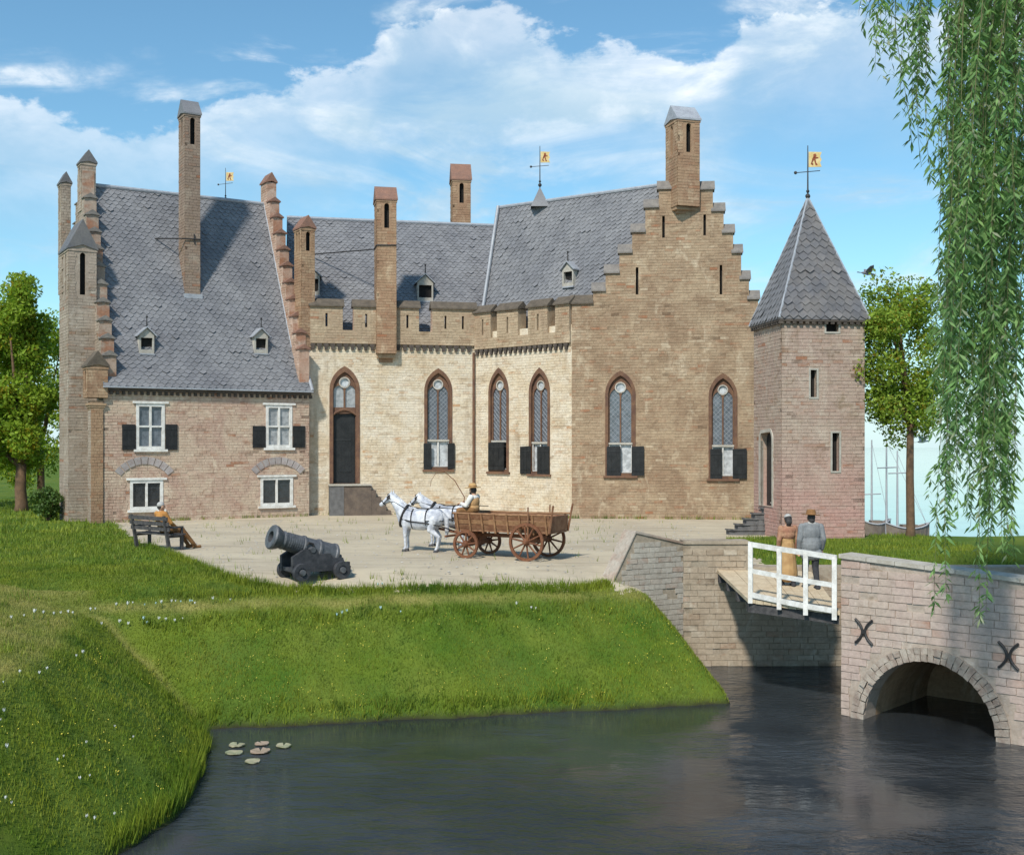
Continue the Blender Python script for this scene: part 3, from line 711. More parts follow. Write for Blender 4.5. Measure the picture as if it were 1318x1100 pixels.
def dormer(parent, fr_dir, foot, w=0.5, h=0.62, depth=1.1, hinge=True):
    """small slate dormer with an open dark hatch and a finial; foot is the centre of its sill on the roof"""
    fr = Fr(foot - fr_dir.n * -0.12 - fr_dir.u * (w / 2), fr_dir.u, fr_dir.n)
    mb = MB(); ho = rect(0.07, w - 0.07, 0.06, h * 0.82)
    mb.slab(fr, [(0, -0.1), (w, -0.1), (w, h), (w / 2, h * 1.42), (0, h)], [ho], 0, -0.07)
    mb.box(fr, 0, 0.05, -0.1, h, -depth, -0.071); mb.box(fr, w - 0.05, w, -0.1, h, -depth, -0.071)
    o = mb.build('dormer', M['stonetrim'], parent)
    hm = MB(); hm.box(fr, 0.06, w - 0.06, 0.02, h * 0.86, -0.4, -0.16); hm.build('hatch', M['hole'], o)
    rm = MB()
    for sgn in (-1, 1):
        x0 = w / 2 + sgn * (w / 2 + 0.1); y0 = h - 0.07
        pts = [fr.pt(x0, y0, 0.1), fr.pt(w / 2, h * 1.46, 0.1), fr.pt(w / 2, h * 1.46 + 0.05, 0.1), fr.pt(x0, y0 + 0.05, 0.1)]
        rm.prism(pts, fr.n * -(depth + 0.1))
    rm.build('dormer_roof', M['lead'], o)
    fm = MB(); fm.tube([fr.pt(w / 2, h * 1.45, 0.0), fr.pt(w / 2, h * 1.45 + 0.42, 0.0)], [0.035, 0.02], 6); fm.ball(fr.pt(w / 2, h * 1.45 + 0.44, 0), 0.05, 8, 5); fm.build('finial', M['iron'], o)
    lm = MB(); lm.box(fr, 0.02, w + 0.02, -0.16, -0.101, -0.1, 0.05); lm.build('sill', M['lead'], o)
    return o

# ------------------------------------------------------------------ the ground, the moat, the lake
WZ, LZ = -2.6, -1.1
WA = Vector((2.42, 28.95)); WB = Vector((4.40, 30.0))         # the slanting wing wall, left end and corner (plan)
def hgt(X, D):
    X = np.asarray(X, float); D = np.asarray(D, float)
    xl = np.interp(D, [10, 16, 18.2, 21.5, 23.25, 26, 40], [-5.9, -5.4, -5.1, -5.5, -6.1, -6.6, -7.5])
    a = xl - X
    b = D - (23.25 + (X + 6.1) * 0.2156)
    c = (4.85 - X + (D - 25.6) * -0.03) * 1.8
    wob = 0.10 * np.sin(X * 1.7 + D * 0.9) + 0.06 * np.sin(X * 4.1 - D * 2.3) + 0.05 * np.sin(X * 7.3 + D * 5.1)
    s = -((X - WA.x) * (WB.y - WA.y) - (D - WA.y) * (WB.x - WA.x)) / math.hypot(WB.x - WA.x, WB.y - WA.y)   # metres behind the wing wall
    k = np.clip((s - 0.06) / 0.36, 0, 1); k = np.where(X <= WB.x, k * k * (3 - 2 * k), (D > 30.15) * 1.0)
    c = c + 90 * k
    bc = np.minimum(b, c)
    t = np.maximum(a, bc) + wob * 0.5
    z = np.interp(t, [-6, -1, 0, 0.12, 1.4, 2.6, 2.95, 4.2, 5.4, 6.2], [-5, WZ - 0.9, WZ - 0.06, WZ + 0.12, -1.50, -0.64, -0.53, -0.22, -0.03, 0.0])
    z = z + np.where(t > 0.3, 0.03 * np.sin(X * 2.9 + 1) * np.sin(D * 2.3) + 0.018 * np.sin(X * 6.7) * np.sin(D * 7.9 + 2), 0) * np.clip((6 - t) / 3, 0, 1)
    e = D - 39.7 - 0.25 * np.sin(X * 1.1)
    e = np.minimum(e, (X - 11.5 - 0.22 * (D - 39.7)) * 1.5)
    z = np.where(e > 0, np.minimum(z, -np.minimum(2.2, e * 0.9)), z)
    return z
def ground_hit(px, py):
    o, d = ray(px, py); s = 12.0; prev = s
    while s < 300:
        p = o + d * s
        if p.z <= float(hgt(p.x, p.y)): return p
        s += 0.04
    return o + d * s

sand_px = [(100, 668), (132, 668), (150, 674), (163, 688), (185, 702), (215, 712), (245, 724), (285, 739), (325, 752), (360, 757), (430, 758), (520, 757), (620, 757), (700, 757), (762, 755), (786, 752)]
sand_poly = [(p.x, p.y) for p in (ground_hit(*q) for q in sand_px)]
sand_poly += [(2.45, 28.1), (4.4, 30.1), (6.9, 30.1), (6.55, 33), (7.1, 38.5), (9.2, 39.4), (9.6, 49), (6, 58), (-10, 62), (-17.5, 50)]

def in_poly_np(X, D, poly):
    r = np.zeros(X.shape, bool); n = len(poly); j = n - 1
    for i in range(n):
        xi, yi = poly[i]; xj, yj = poly[j]
        c = ((yi > D) != (yj > D)) & (X < (xj - xi) * (D - yi) / (yj - yi + 1e-12) + xi)
        r ^= c; j = i
    return r

def dry_sun_at(X, D):
    xl = np.interp(D, [10, 16, 18.2, 21.5, 23.25, 26, 40], [-5.9, -5.4, -5.1, -5.5, -6.1, -6.6, -7.5])
    a = xl - X; b = D - (23.25 + (X + 6.1) * 0.2156); c = (4.85 - X + (D - 25.6) * -0.03) * 1.8
    t = np.maximum(a, np.minimum(b, c))
    k = np.exp(-((t - 3.05) / 0.30) ** 2) * 0.85
    sun_strip = np.where((a > 2.8) & (D < 26.5), np.clip(1.25 - np.abs(a - 4.3) / 1.9, 0, 1) * 0.8, 0)  # pale strip on the upper-left bank: sunlight painted into the grass colour
    crease = np.exp(-((a - b) / 0.16) ** 2) * (a > 0.1) * (a < 3.2) * 0.8
    k = np.maximum(k, crease)
    spots = 0.5 + 0.5 * np.sin(X * 2.3 + 1.3 * np.sin(D * 1.9)) * np.sin(D * 2.9 + X * 0.7)
    return np.clip(np.maximum(k, sun_strip) * (0.45 + 0.55 * spots) + 0.10 * spots, 0, 1), t

xs = np.concatenate([-np.geomspace(700, 22, 26), np.arange(-21, -9, 0.3), np.arange(-9, 8, 0.1), np.arange(8, 20, 0.35), np.geomspace(21, 700, 24)])
ds = np.concatenate([np.arange(6, 15, 0.5), np.arange(15, 32, 0.1), np.arange(32, 45, 0.22), np.arange(45, 64, 0.6), np.geomspace(65, 1600, 26)])
XX, DD = np.meshgrid(xs, ds); ZZ = hgt(XX, DD)
nx, ny = len(xs), len(ds)
V = np.stack([XX.ravel(), DD.ravel(), ZZ.ravel()], 1)
i0 = (np.arange(ny - 1)[:, None] * nx + np.arange(nx - 1)[None, :]).ravel()
Q = np.stack([i0, i0 + 1, i0 + nx + 1, i0 + nx], 1)
cx_ = V[Q].mean(1); jx = cx_[:, 0] + 0.12 * np.sin(cx_[:, 1] * 5.3) * np.sin(cx_[:, 0] * 3.1); jd = cx_[:, 1] + 0.18 * np.sin(cx_[:, 0] * 4.7 + 1) + 0.08 * np.sin(cx_[:, 0] * 11)
is_sand = in_poly_np(jx, jd, sand_poly)
dry_sun, tt = dry_sun_at(V[:, 0], V[:, 1])
mud = np.clip(1 - np.abs(V[:, 2] - WZ) / 0.16, 0, 1) * (V[:, 1] < 31) + (V[:, 2] < WZ)
def sub(mask):
    f = Q[mask]; u, inv = np.unique(f, return_inverse=True)
    return u, inv.reshape(f.shape)
u, f = sub(is_sand); court = np_mesh('courtyard', V[u], f, M['sand'], kind='structure', smooth=True)
u, f = sub(~is_sand); lawn = np_mesh('lawn', V[u], f, M['turf'], kind='structure', attrs={'dry_sun': dry_sun[u], 'mud': np.clip(mud[u], 0, 1)}, smooth=True)
court['label'] = 'pale sandy courtyard in front of the castle'; lawn['label'] = 'grassy lawn and banks sloping to the moat'
mw = MB(); mw.quad(Vector((-40, 2, WZ)), Vector((60, 2, WZ)), Vector((60, 32.5, WZ)), Vector((-40, 32.5, WZ))); mo = mw.build('moat_water', M['moat_water'], kind='structure')
lw_ = MB(); lw_.quad(Vector((5.6, 38, LZ)), Vector((1500, 38, LZ)), Vector((1500, 1590, LZ)), Vector((5.6, 1590, LZ))); lk = lw_.build('lake_water', M['lake_water'], kind='structure')

# ------------------------------------------------------------------ THE LEFT HOUSE
FL, FRt = PG(133, 32.5), PG(398, 29.6)
ua = (FRt - FL).normalized(); LHs = (FRt - FL).length; back = Vector((-ua.y, ua.x, 0)); DH = 9.0
EV, RG = 5.45, 14.25
prof = [(-0.28, EV - 0.08), (0.35, 6.25), (1.0, 7.45), (DH / 2, RG)]       # bell-cast section: distance behind the front, height
def zroof(x):
    x = min(x, DH - x)
    for (x0, z0), (x1, z1) in zip(prof, prof[1:]):
        if x <= x1: return z0 + (z1 - z0) * (x - x0) / (x1 - x0)
    return RG
house = thing('castle_house', 'castle house with steep slate roof, stepped gables and white windows beside the bench', 'house', FL)
HF = Fr(FL, ua)
hw = []
hw.append(rect_window(house, HF, 175, 519, 212, 578, 2, 2, 'glass', sh=[(157, 546, 174, 579), (213, 546, 228, 579)]))
hw.append(rect_window(house, HF, 342, 521, 376, 576, 2, 2, 'glass_pale', sh=[(325, 548, 341, 576), (377, 548, 392, 576)]))
hw.append(rect_window(house, HF, 167, 618, 210, 655, 2, 1, 'glass_dark'))
hw.append(rect_window(house, HF, 335, 614, 377, 650, 2, 1, 'glass_dark'))
ho_ = rect(0, LHs, -0.6, EV)
wm = MB(); wm.slab(HF, ho_, hw, 0, -0.4); wall = wm.build('wall', M['house'], house)
bricks(wall, HF, ho_, hw, M['house'])
# relieving arches over the ground-floor windows
for xl, xr, yb, ya in ((155, 216, 612, 597), (329, 386, 610, 597)):
    a0, b0 = HF.uv(xl, yb); a1, b1 = HF.uv(xr, yb); _, bt = HF.uv((xl + xr) / 2, ya)
    w = a1 - a0; sag = bt - (b0 + b1) / 2; rad = (w * w / 4 + sag * sag) / (2 * sag); cx, cz = (a0 + a1) / 2, bt - rad
    th = math.asin(w / 2 / rad); n = 9
    for i in range(n):
        t0, t1 = -th + 2 * th * (i + 0.06) / n, -th + 2 * th * (i + 0.94) / n
        q = [(cx + r_ * math.sin(t), cz + r_ * math.cos(t)) for r_, t in ((rad, t0), (rad, t1), (rad + .30, t1), (rad + .30, t0))]
        b_ = MB(); b_.slab(HF, q, [], 0.035 + R.uniform(0, .02), -0.01); b_.build('voussoir', M['lintelstone'], wall)
# eaves with a dark dentil row
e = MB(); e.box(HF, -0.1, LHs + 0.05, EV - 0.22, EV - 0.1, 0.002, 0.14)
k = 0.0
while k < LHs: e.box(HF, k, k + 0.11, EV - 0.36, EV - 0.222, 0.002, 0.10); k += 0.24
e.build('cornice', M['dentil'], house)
gt = MB(); gt.box(HF, -0.05, LHs + 0.08, EV - 0.098, EV - 0.03, 0.02, 0.30); gt.build('gutter', M['lead'], house)

def stepped(parent, fr, D, zr, e0, n, cap, thick, c_in, apexw, apextop, lift=0.45, matw='houseside', matcap='coping_grey', half=0.0, name='gable_wall'):
    """a wall with a stair gable; steps on both sides; returns outline"""
    run = D / 2 - apexw; sw = run / n
    left = []
    st = []
    for i in range(n):
        x0, x1 = i * sw, (i + 1) * sw; top = zr((x0 + x1) / 2 + 0.1) + lift
        st.append((x0, x1, top)); left += [(x0, top), (x1, top)]
    left += [(D / 2 - apexw, apextop)]
    out = [(0, e0)] + left + [(D - x, z) for x, z in reversed(left)] + [(D, e0)]
    mb = MB(); mb.slab(fr, out, [], 0, -thick, back=True); w_ = mb.build(name, M[matw], parent)
    caps = [(x0 - 0.02, x1 - 0.06, t) for x0, x1, t in st] + [(D - x1 + 0.06, D - x0 + 0.02, t) for x0, x1, t in st]
    for x0, x1, t in caps:
        cm = MB(); saddle(cm, fr, x0, x1, -thick, 0, t, 0.17, 0.05, 'a', 0.05)
        cm.prism([fr.pt(x0, t - .02, -thick), fr.pt(x0, t - .02, 0), fr.pt(x0, t + .10, -thick / 2)], fr.u * (x1 - x0))
        cm.build('coping', M[matcap], w_)
    return w_, out
GLf = Fr(FL + back * DH, -back)                      # left end wall, seen obliquely
gw, gout = stepped(house, GLf, DH, zroof, -0.6, 10, None, 0.5, 0, 0.5, RG + 0.5, matw='turret')
bricks(gw, GLf, gout, [], M['turret'])
GLi = Fr(FL + ua * 0.5, back)                        # its front edge towards the court is the house corner
GRf = Fr(FRt, back)
gr, grout = stepped(house, GRf, DH, zroof, -0.6, 10, None, 0.45, 0, 0.42, RG + 1.0, lift=1.05, matw='gablein', matcap='coping_red')
GRi = Fr(FRt - ua * 0.45 + back * DH, -back, n=-ua)
bricks(gr, GRi, grout, [], M['gablein'])
ap = MB(); saddle(ap, GRf, DH / 2 - 0.42, DH / 2 + 0.42, -0.45, 0, RG + 1.0, 0.4, 0.05, 'a', 0.07); ap.build('coping', M['coping_red'], gr)
bwm = MB(); bwm.box(Fr(FL + back * DH, ua), 0.1, LHs - .1, -0.6, EV, 0.0, 0.4); bwm.build('rear_wall', M['houseside'], house)
# roof
plen = [0.0]
for (x0, z0), (x1, z1) in zip(prof, prof[1:]): plen.append(plen[-1] + math.hypot(x1 - x0, z1 - z0))
def pv(v):
    s = v * plen[-1]
    for i in range(len(prof) - 1):
        if s <= plen[i + 1] + 1e-6:
            t = (s - plen[i]) / (plen[i + 1] - plen[i]); return prof[i][0] + (prof[i + 1][0] - prof[i][0]) * t, prof[i][1] + (prof[i + 1][1] - prof[i][1]) * t
    return prof[-1]
def SH(u, v):
    x, z = pv(v)
    a0 = -0.05 if x < .05 else 0.35; a1 = LHs + (0.06 if x < 0.05 else -0.3)
    a0 = 0.45; a1 = LHs - 0.40
    if z < 7.3: a0 = 0.45 - 0.5 * min(1, (7.3 - z) / 1.2); a1 = LHs - 0.40 + 0.46 * min(1, (7.3 - z) / 1.2)
    return FL + ua * (a0 + (a1 - a0) * u) + back * x + Vector((0, 0, z))
rm = MB()
for i in range(24):
    v0, v1 = i / 24, (i + 1) / 24
    rm.quad(SH(0, v0), SH(1, v0), SH(1, v1), SH(0, v1))
bk = lambda u, v: FL + ua * (0.4 + (LHs - 0.8) * u) + back * (DH - pv(v)[0]) + Vector((0, 0, pv(v)[1]))
for i in range(12): rm.quad(bk(0, i / 12), bk(1, i / 12), bk(1, (i + 1) / 12), bk(0, (i + 1) / 12))
roof = rm.build('roof', M['slate'], house)
slates(roof, SH, lambda v: LHs - 0.8, plen[-1], M['slate'])
rr = MB(); rr.tube([SH(0, 1) + Vector((0, 0, .04)), SH(1, 1) + Vector((0, 0, .04))], 0.09, 8); rr.build('ridge_cap', M['lead'], roof)
fl_ = MB(); fl_.tube([SH(1, v) + Vector((0, 0, .06)) - ua * 0.02 for v in [i / 30 for i in range(31)]], 0.07, 6); fl_.build('flashing', M['lead'], roof)
def roof_pt_house(px, py):
    best = None; o, d = ray(px, py); s = 35.0
    while s < 70:
        p = o + d * s; q = p - FL; x = q.dot(back)
        if -0.2 < x < DH / 2 and p.z <= zroof(x): return p
        s += 0.03
    return p
# tall chimney rising out of the slope
c = roof_pt_house(248, 381); fc_ = Fr(Vector((c.x, c.y, 0)), ua)
ch = chimney(house, fc_, -0.33, 0.33, -0.95, 0.0, c.z - 0.3, H + (HZ - 147) / (F / c.y), 0.62, M['chimgrey'], M['slate'], 'a', 1, 1, slot_h=1.15)
rod = MB(); rod.tube([fc_.pt(0.35, c.z + 2.45, 0.05), fc_.pt(-0.45, c.z + 2.42, 0.06), roof_pt_house(199, 308) + Vector((0, 0, .03))], 0.03, 6)
rod.tube([fc_.pt(0.08, c.z + 2.25, 0.03), fc_.pt(0.06, c.z + 2.66, 0.03)], 0.03, 5); rod.build('tie_rod', M['iron'], ch)
ff = MB(); ff.box(fc_, -0.4, 0.4, c.z - 0.12, c.z + 0.08, -0.05, 0.12); ff.build('flashing', M['lead'], ch)
for px, py in ((188, 452), (335, 452)):
    dormer(house, HF, roof_pt_house(px, py), 0.60, 0.66, 1.3)
weathervane(house, SH(0.76, 1), 1.5, 0.9, Vector((1, 0.1, 0)))
# chimneys at the top of the left gable
GA = Fr(FL + back * (DH / 2), ua)
chimney(house, GA, -0.03, 0.57, -0.25, 0.45, RG - 1.2, H + (HZ - 208) / 30.3, 0.5, M['turret'], M['slate_dark'], 'c', 0, 1, slot_h=0.8)
chimney(house, Fr(FL + back * (DH / 2 + 2.0), ua), -0.42, -0.02, -0.5, 0.2, RG - 4.5, H + (HZ - 238) / 29.0, 0.45, M['turret'], M['slate_dark'], 'c', 0, 1, slot_h=1.1)
# the broad chimney stack against the left gable
TB = Fr(FL + back * 1.5, ua)
chimney(house, TB, -1.02, 0.06, -1.9, -0.0, -0.5, H + (HZ - 322) / 31.6, 1.15, M['turret'], M['slate_dark'], 'c', 1, 2, slot_h=1.7, name='chimney_stack')
# corner turret, corbelled out over a slim buttress
CT = Fr(FL, ua)
ct = chimney(house, CT, -0.62, 0.14, -0.70, 0.16, H + (HZ - 512) / 32.5, H + (HZ - 472) / 32.5, 0.55, M['chim'], M['coping'], 'c', 0, 1, slot_h=0.75, name='corner_turret')
bt = MB(); bt.box(CT, -0.48, -0.02, -0.5, H + (HZ - 516) / 32.5, -0.5, 0.06)
for k in range(3): bt.box(CT, -0.50 - .04 * k, -0.0 + .045 * k, H + (HZ - 524) / 32.5 + .085 * k - .1, H + (HZ - 524) / 32.5 + .085 * (k + 1) - .1, -0.52, 0.07 + .03 * k)
bt = bt.build('buttress', M['chim'], house); bricks(bt, CT.moved(-0.48, 0, 0.06), rect(0, .46, -.5, 4.7), [], M['chim'], w=0.23); bricks(bt, Fr(CT.pt(-0.48, 0, -0.5), CT.n, -CT.u), rect(0, .56, -.5, 4.7), [], M['turret'], w=0.28)
# chimney turret at the foot of the right gable
RT = Fr(FRt + back * 0.75 + ua * 0.02, ua)
chimney(house, RT, -0.20, 0.42, -0.55, 0.30, H + (HZ - 446) / 29.5, H + (HZ - 292) / 29.5, 0.5, M['chim'], M['coping_red'], 'c', 1, 2, slot_h=0.85, name='chimney_turret')

# ------------------------------------------------------------------ THE GREAT HALL
HL, HRt = PG(399, 29.25), PG(612, 28.4)
uh = (HRt - HL).normalized(); LHa = (HRt - HL).length
hall = thing('great_hall', 'cream walled great hall with battlements, slate roof and arched dark doorway', 'hall', HL)
HB = Fr(HL, uh)
PB, MT = H + (HZ - 426) / 28.9, H + (HZ - 396) / 28.9      # foot and top of the merlons
holes = []
holes.append(gothic(hall, HB, 546, 582, 474, 503, 604, 567, 'glass', sh=[(545, 570, 555, 605), (576, 570, 585, 603)], sur='surround'))
# great doorway
def doorway():
    a0, _ = HB.uv(424, 600); a1, _ = HB.uv(463, 600); cx = (a0 + a1) / 2; w = a1 - a0
    b0 = HB.uv(443, 622)[1]; bs = HB.uv(443, 502)[1]; ba = HB.uv(443, 471)[1]; bt_ = HB.uv(443, 533)[1]; bl = HB.uv(443, 527)[1]
    hole = arch(cx, w, b0, bs, ba - bs)
    t = 0.16; iw = w - 2 * t; inner = arch(cx, iw, b0 + .001, bs, (ba - bs) * iw / w)
    f = MB(); f.slab(HB, hole, [inner], 0.035, -0.3); fo = f.build('doorway', M['surround'], hall)
    top = bs + (ba - bs) * iw / w; lw = (iw - 0.14) / 2
    hl = [arch(cx + s_ * (lw / 2 + 0.04), lw, bl + 0.1, bs - 0.05, lw * 0.6, 5) for s_ in (-1, 1)]
    oc = circle(cx, bs + (top - bs) * 0.42, iw * 0.2)
    dh = arch(cx, iw - 0.06, b0 + 0.0015, bt_ - 0.12, 0.16, 5)
    tm = MB(); tm.slab(HB, [(cx + (x - cx) * 0.996, y) for x, y in inner], hl + [oc, [(x, y + 0.004) for x, y in dh]], -0.08, -0.22); tm.build('tracery', M['surround'], fo)
    for q in hl: p = MB(); p.slab(HB, q, [], -0.16, -0.18, back=True); p.build('pane', M['glass_pale'], fo)
    p = MB(); p.slab(HB, oc, [], -0.15, -0.18, back=True); p.build('pane', M['glass_white'], fo)
    r_ = MB(); r_.slab(HB, circle(*((cx, bs + (top - bs) * 0.42)), iw * 0.2 + 0.05), [circle(cx, bs + (top - bs) * 0.42, iw * .2 - 0.01)], -0.06, -0.12); r_.build('oculus_ring', M['stonetrim'], fo)
    hood = MB(); pts = [(cx - iw / 2 + iw * i / 10, bt_ - 0.02 + 0.22 * (1 - (2 * i / 10 - 1) ** 2)) for i in range(11)]
    hood.tube([HB.pt(a, b, -0.05) for a, b in pts], 0.05, 6); hood.build('hood_mould', M['surround'], fo)
    d = MB(); d.slab(HB, dh, [], -0.2, -0.26, back=True)
    for k in range(-3, 4): d.box(HB, cx + k * 0.15 - 0.008, cx + k * 0.15 + 0.008, b0 + .02, bt_ - 0.1, -0.201, -0.19)
    for b in (b0 + 0.5, b0 + 1.9): d.box(HB, cx - iw / 2 + 0.06, cx + iw / 2 - 0.2, b, b + 0.07, -0.202, -0.182)
    dd = d.build('door', M['black'], fo)
    return hole
holes.append(doorway())
hout = rect(0, LHa, -0.6, PB)
wm = MB(); wm.slab(HB, hout, holes, 0, -0.6); hwall = wm.build('wall', M['hall'], hall)
CB = H + (HZ - 446) / 28.9
bricks(hwall, HB, rect(0, LHa, -0.6, CB), holes, M['hall'])
# projecting parapet on a corbel table
def battlement(bld, fr, L, spans, cb, pb, mt, nslit, a_off=0.0):
    pm = MB(); pm.box(fr, a_off, L, cb + 0.1, pb, 0.003, 0.12); po = pm.build('parapet', M['parapet'], bld)
    bricks(po, fr.moved(0, 0, 0.12), rect(a_off, L, cb + 0.1, pb), [], M['parapet'])
    c_ = MB(); k = a_off + 0.05
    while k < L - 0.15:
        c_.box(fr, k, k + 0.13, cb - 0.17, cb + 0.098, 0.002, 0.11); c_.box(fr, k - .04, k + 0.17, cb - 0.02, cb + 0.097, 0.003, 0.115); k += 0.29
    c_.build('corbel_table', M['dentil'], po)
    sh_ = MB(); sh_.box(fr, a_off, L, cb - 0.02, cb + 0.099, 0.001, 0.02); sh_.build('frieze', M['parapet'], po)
    for x0, x1 in spans:
        a0 = fr.uv(x0, 415)[0]; a1 = fr.uv(x1, 415)[0]; a0 = max(a0, a_off); a1 = min(a1, L)
        w = a1 - a0; sl_ = []
        if w > 0.9:
            for q in ([0.5] if w < 1.7 else [0.3, 0.7]): sl_.append(rect(a0 + w * q - 0.05, a0 + w * q + 0.05, pb + 0.15, mt - 0.3))
        mm = MB(); mm.slab(fr, rect(a0, a1, pb + 0.002, mt), sl_, 0.12, -0.42, back=True); mo_ = mm.build('merlon', M['parapet'], bld)
        bricks(mo_, fr.moved(0, 0, 0.12), rect(a0, a1, pb + 0.002, mt), sl_, M['parapet'])
        bricks(mo_, Fr(fr.pt(a0, 0, -0.42), fr.n, -fr.u), rect(0, 0.54, pb + 0.002, mt), [], M['gablein'], w=0.27)  # left ends in paler pink brick, sunlight put into their colour
        cm = MB(); saddle(cm, fr, a0 + .03, a1 - .03, -0.42, 0.12, mt + 0.005, 0.30, 0.10, 'a', 0.06)
        cm.prism([fr.pt(a0, mt, -.42), fr.pt(a0, mt, .12), fr.pt(a0, mt + .2, -.15)], fr.u * (a1 - a0)); cm.build('coping', M['coping'], mo_)
    return po
battlement(hall, HB, LHa, [(397, 441), (455, 487), (509, 539), (556, 612)], CB, PB, MT, 1)
# roof
HRG = 14.05; hback = Vector((-uh.y, uh.x, 0))
def SHa(u, v): return HL + uh * (-0.9 + (LHa + 3.4) * u) + hback * (0.45 + 5.0 * v) + Vector((0, 0, 7.9 + (HRG - 7.9) * v))
rm = MB(); rm.quad(SHa(0, 0), SHa(1, 0), SHa(1, 1), SHa(0, 1))
bk2 = lambda u, v: HL + uh * (-0.9 + (LHa + 3.4) * u) + hback * (0.45 + 10.0 - 5.0 * v) + Vector((0, 0, 7.9 + (HRG - 7.9) * v))
rm.quad(bk2(0, 0), bk2(1, 0), bk2(1, 1), bk2(0, 1)); hroof = rm.build('roof', M['slate'], hall)
slates(hroof, SHa, lambda v: LHa + 3.4, math.hypot(5, 6.15), M['slate'])
rr = MB(); rr.tube([SHa(0, 1) + Vector((0, 0, .04)), SHa(1, 1) + Vector((0, 0, .04))], 0.09, 8); rr.build('ridge_cap', M['lead'], hroof)
hn = (SHa(1, 0) - SHa(0, 0)).cross(SHa(0, 1) - SHa(0, 0)).normalized()
bwm = MB(); bwm.box(Fr(HL + hback * 10.4, uh), 0, LHa, -0.6, 7.9, -0.3, 0.1); bwm.build('rear_wall', M['hall'], hall)
lw2 = MB(); lw2.prism([HL + Vector((0, 0, -.6)), HL + hback * 10.4 + Vector((0, 0, -.6)), HL + hback * 10.4 + Vector((0, 0, 7.9)), HL + hback * 5.4 + Vector((0, 0, 13.9)), HL + hback * .5 + Vector((0, 0, 7.9)), HL + Vector((0, 0, 7.9))], -uh * 0.3); lw2.build('end_wall', M['hall'], hall)
for px, py in ((401, 377), (547, 385)): dormer(hall, HB, ray_plane(px, py, SHa(0, 0), hn), 0.74, 0.78, 1.3)
# chimney corbelled out of the wall, its rod tied to the roof
a0 = HB.uv(484, 450)[0]; a1 = HB.uv(509, 450)[0]
ch = chimney(hall, HB, a0, a1, -0.75, 0.42, H + (HZ - 455) / 29.0, H + (HZ - 258) / 29.0, 0.62, M['chim'], M['coping_red'], 'a', 1, 1, slot_h=1.1, corbel=0.75)
rod = MB(); zq = H + (HZ - 316) / 29.0; rod.tube([HB.pt(a1, zq, 0.45), HB.pt(a0 - .03, zq - .03, 0.45), HB.pt(a0 - .03, zq - .03, -0.7), ray_plane(395, 328, SHa(0, 0), hn)], 0.03, 6); rod.build('tie_rod', M['iron'], ch)
c = PG(592, 25.6); fb = Fr(c, Vector((1, 0.15, 0)))
chimney(hall, fb, -0.40, 0.52, -0.8, 0.25, 12.2, H + (HZ - 233) / 25.6, 0.85, M['chim'], M['coping_red'], 'a', 1, 1, slot_h=1.0)
# stone steps to the great door
pa0 = HB.uv(423, 640)[0]; pa1 = HB.uv(476, 640)[0]; zt = HB.uv(443, 624)[1]
bl = MB(); bl.box(HB, pa0, pa0 + 0.62, -0.5, zt, 0.02, 0.75); st_ = bl.build('door_steps', M['greystone'], hall)
b2 = MB(); b2.box(HB, pa0 + 0.622, pa1, -0.5, zt - 0.012, 0.02, 0.73); b2.build('landing', M['brownstone'], st_)
for k in range(4):
    s2 = MB(); s2.box(HB, pa1 + 0.002 + 0.22 * k, pa1 + 0.22 * (k + 1), -0.5, zt - 0.30 * (k + 1) + 0.08, 0.02, 0.72); s2.build('step', M['brownstone'], st_)
sl2 = MB(); sl2.box(HB, pa0 - 0.03, pa1 + 0.03, zt - 0.01, zt + 0.045, 0.015, 0.79); sl2.build('landing_slab', M['stonetrim'], st_)

# ------------------------------------------------------------------ THE GABLED WING
G0, G1 = PG(736, 30.6), PG(976, 31.2)
uf = (G0 - HRt).normalized(); LF_ = (G0 - HRt).length; ug = (G1 - G0).normalized(); LG = (G1 - G0).length
wing = thing('gabled_wing', 'tall brown wing with stepped gable, pointed windows and pale battlemented flank', 'castle wing', G0)
WF_ = Fr(HRt, uf); WG = Fr(G0, ug)
fh = [gothic(wing, WF_, 629, 655, 473, 505, 607, 568, 'glass', sh=[(630, 569, 650, 605)], lower='dark'),
      gothic(wing, WF_, 681, 708, 473, 505, 610, 570, 'glass', sh=[(671, 574, 684, 610), (693, 574, 708, 611)], lower='white')]
fo_ = rect(0, LF_, -0.6, PB)
wm = MB(); wm.slab(WF_, fo_, fh, 0, -0.5); fw_ = wm.build('flank_wall', M['hall'], wing)  # paler hall brick also paints in the flank's sunlit contrast with the gable
CB2 = H + (HZ - 449) / 29.4; PB2 = H + (HZ - 432) / 29.4; MT2 = H + (HZ - 398) / 29.4
bricks(fw_, WF_, rect(0, LF_, -0.6, CB2), fh, M['hall'])
battlement(wing, WF_, LF_ - 0.02, [(613, 634), (642, 669), (682, 707), (717, 735)], CB2, PB2, MT2, 1, 0.05)
dp = MB(); dp.tube([HRt + Vector((-0.08, -0.12, -.2)), HRt + Vector((-0.08, -0.12, CB - .2))], 0.055, 8); dp.build('drainpipe', M['surround'], wing)
gh = [gothic(wing, WG, 779, 818, 477, 507, 612, 571, 'glass', sh=[(781, 574, 799, 612), (813, 574, 829, 612)]),
      gothic(wing, WG, 912, 949, 480, 510, 616, 574, 'glass', sh=[(914, 577, 929, 617), (943, 577, 961, 616)])]
steps_px = [(736, 763, 391), (763, 780, 376), (780, 797, 352), (797, 813, 327), (813, 830, 299), (830, 848, 268), (848, 870, 243), (870, 897, 236), (897, 918, 243), (918, 932, 272), (932, 943, 300), (943, 955, 327), (955, 964, 358), (964, 976, 384)]
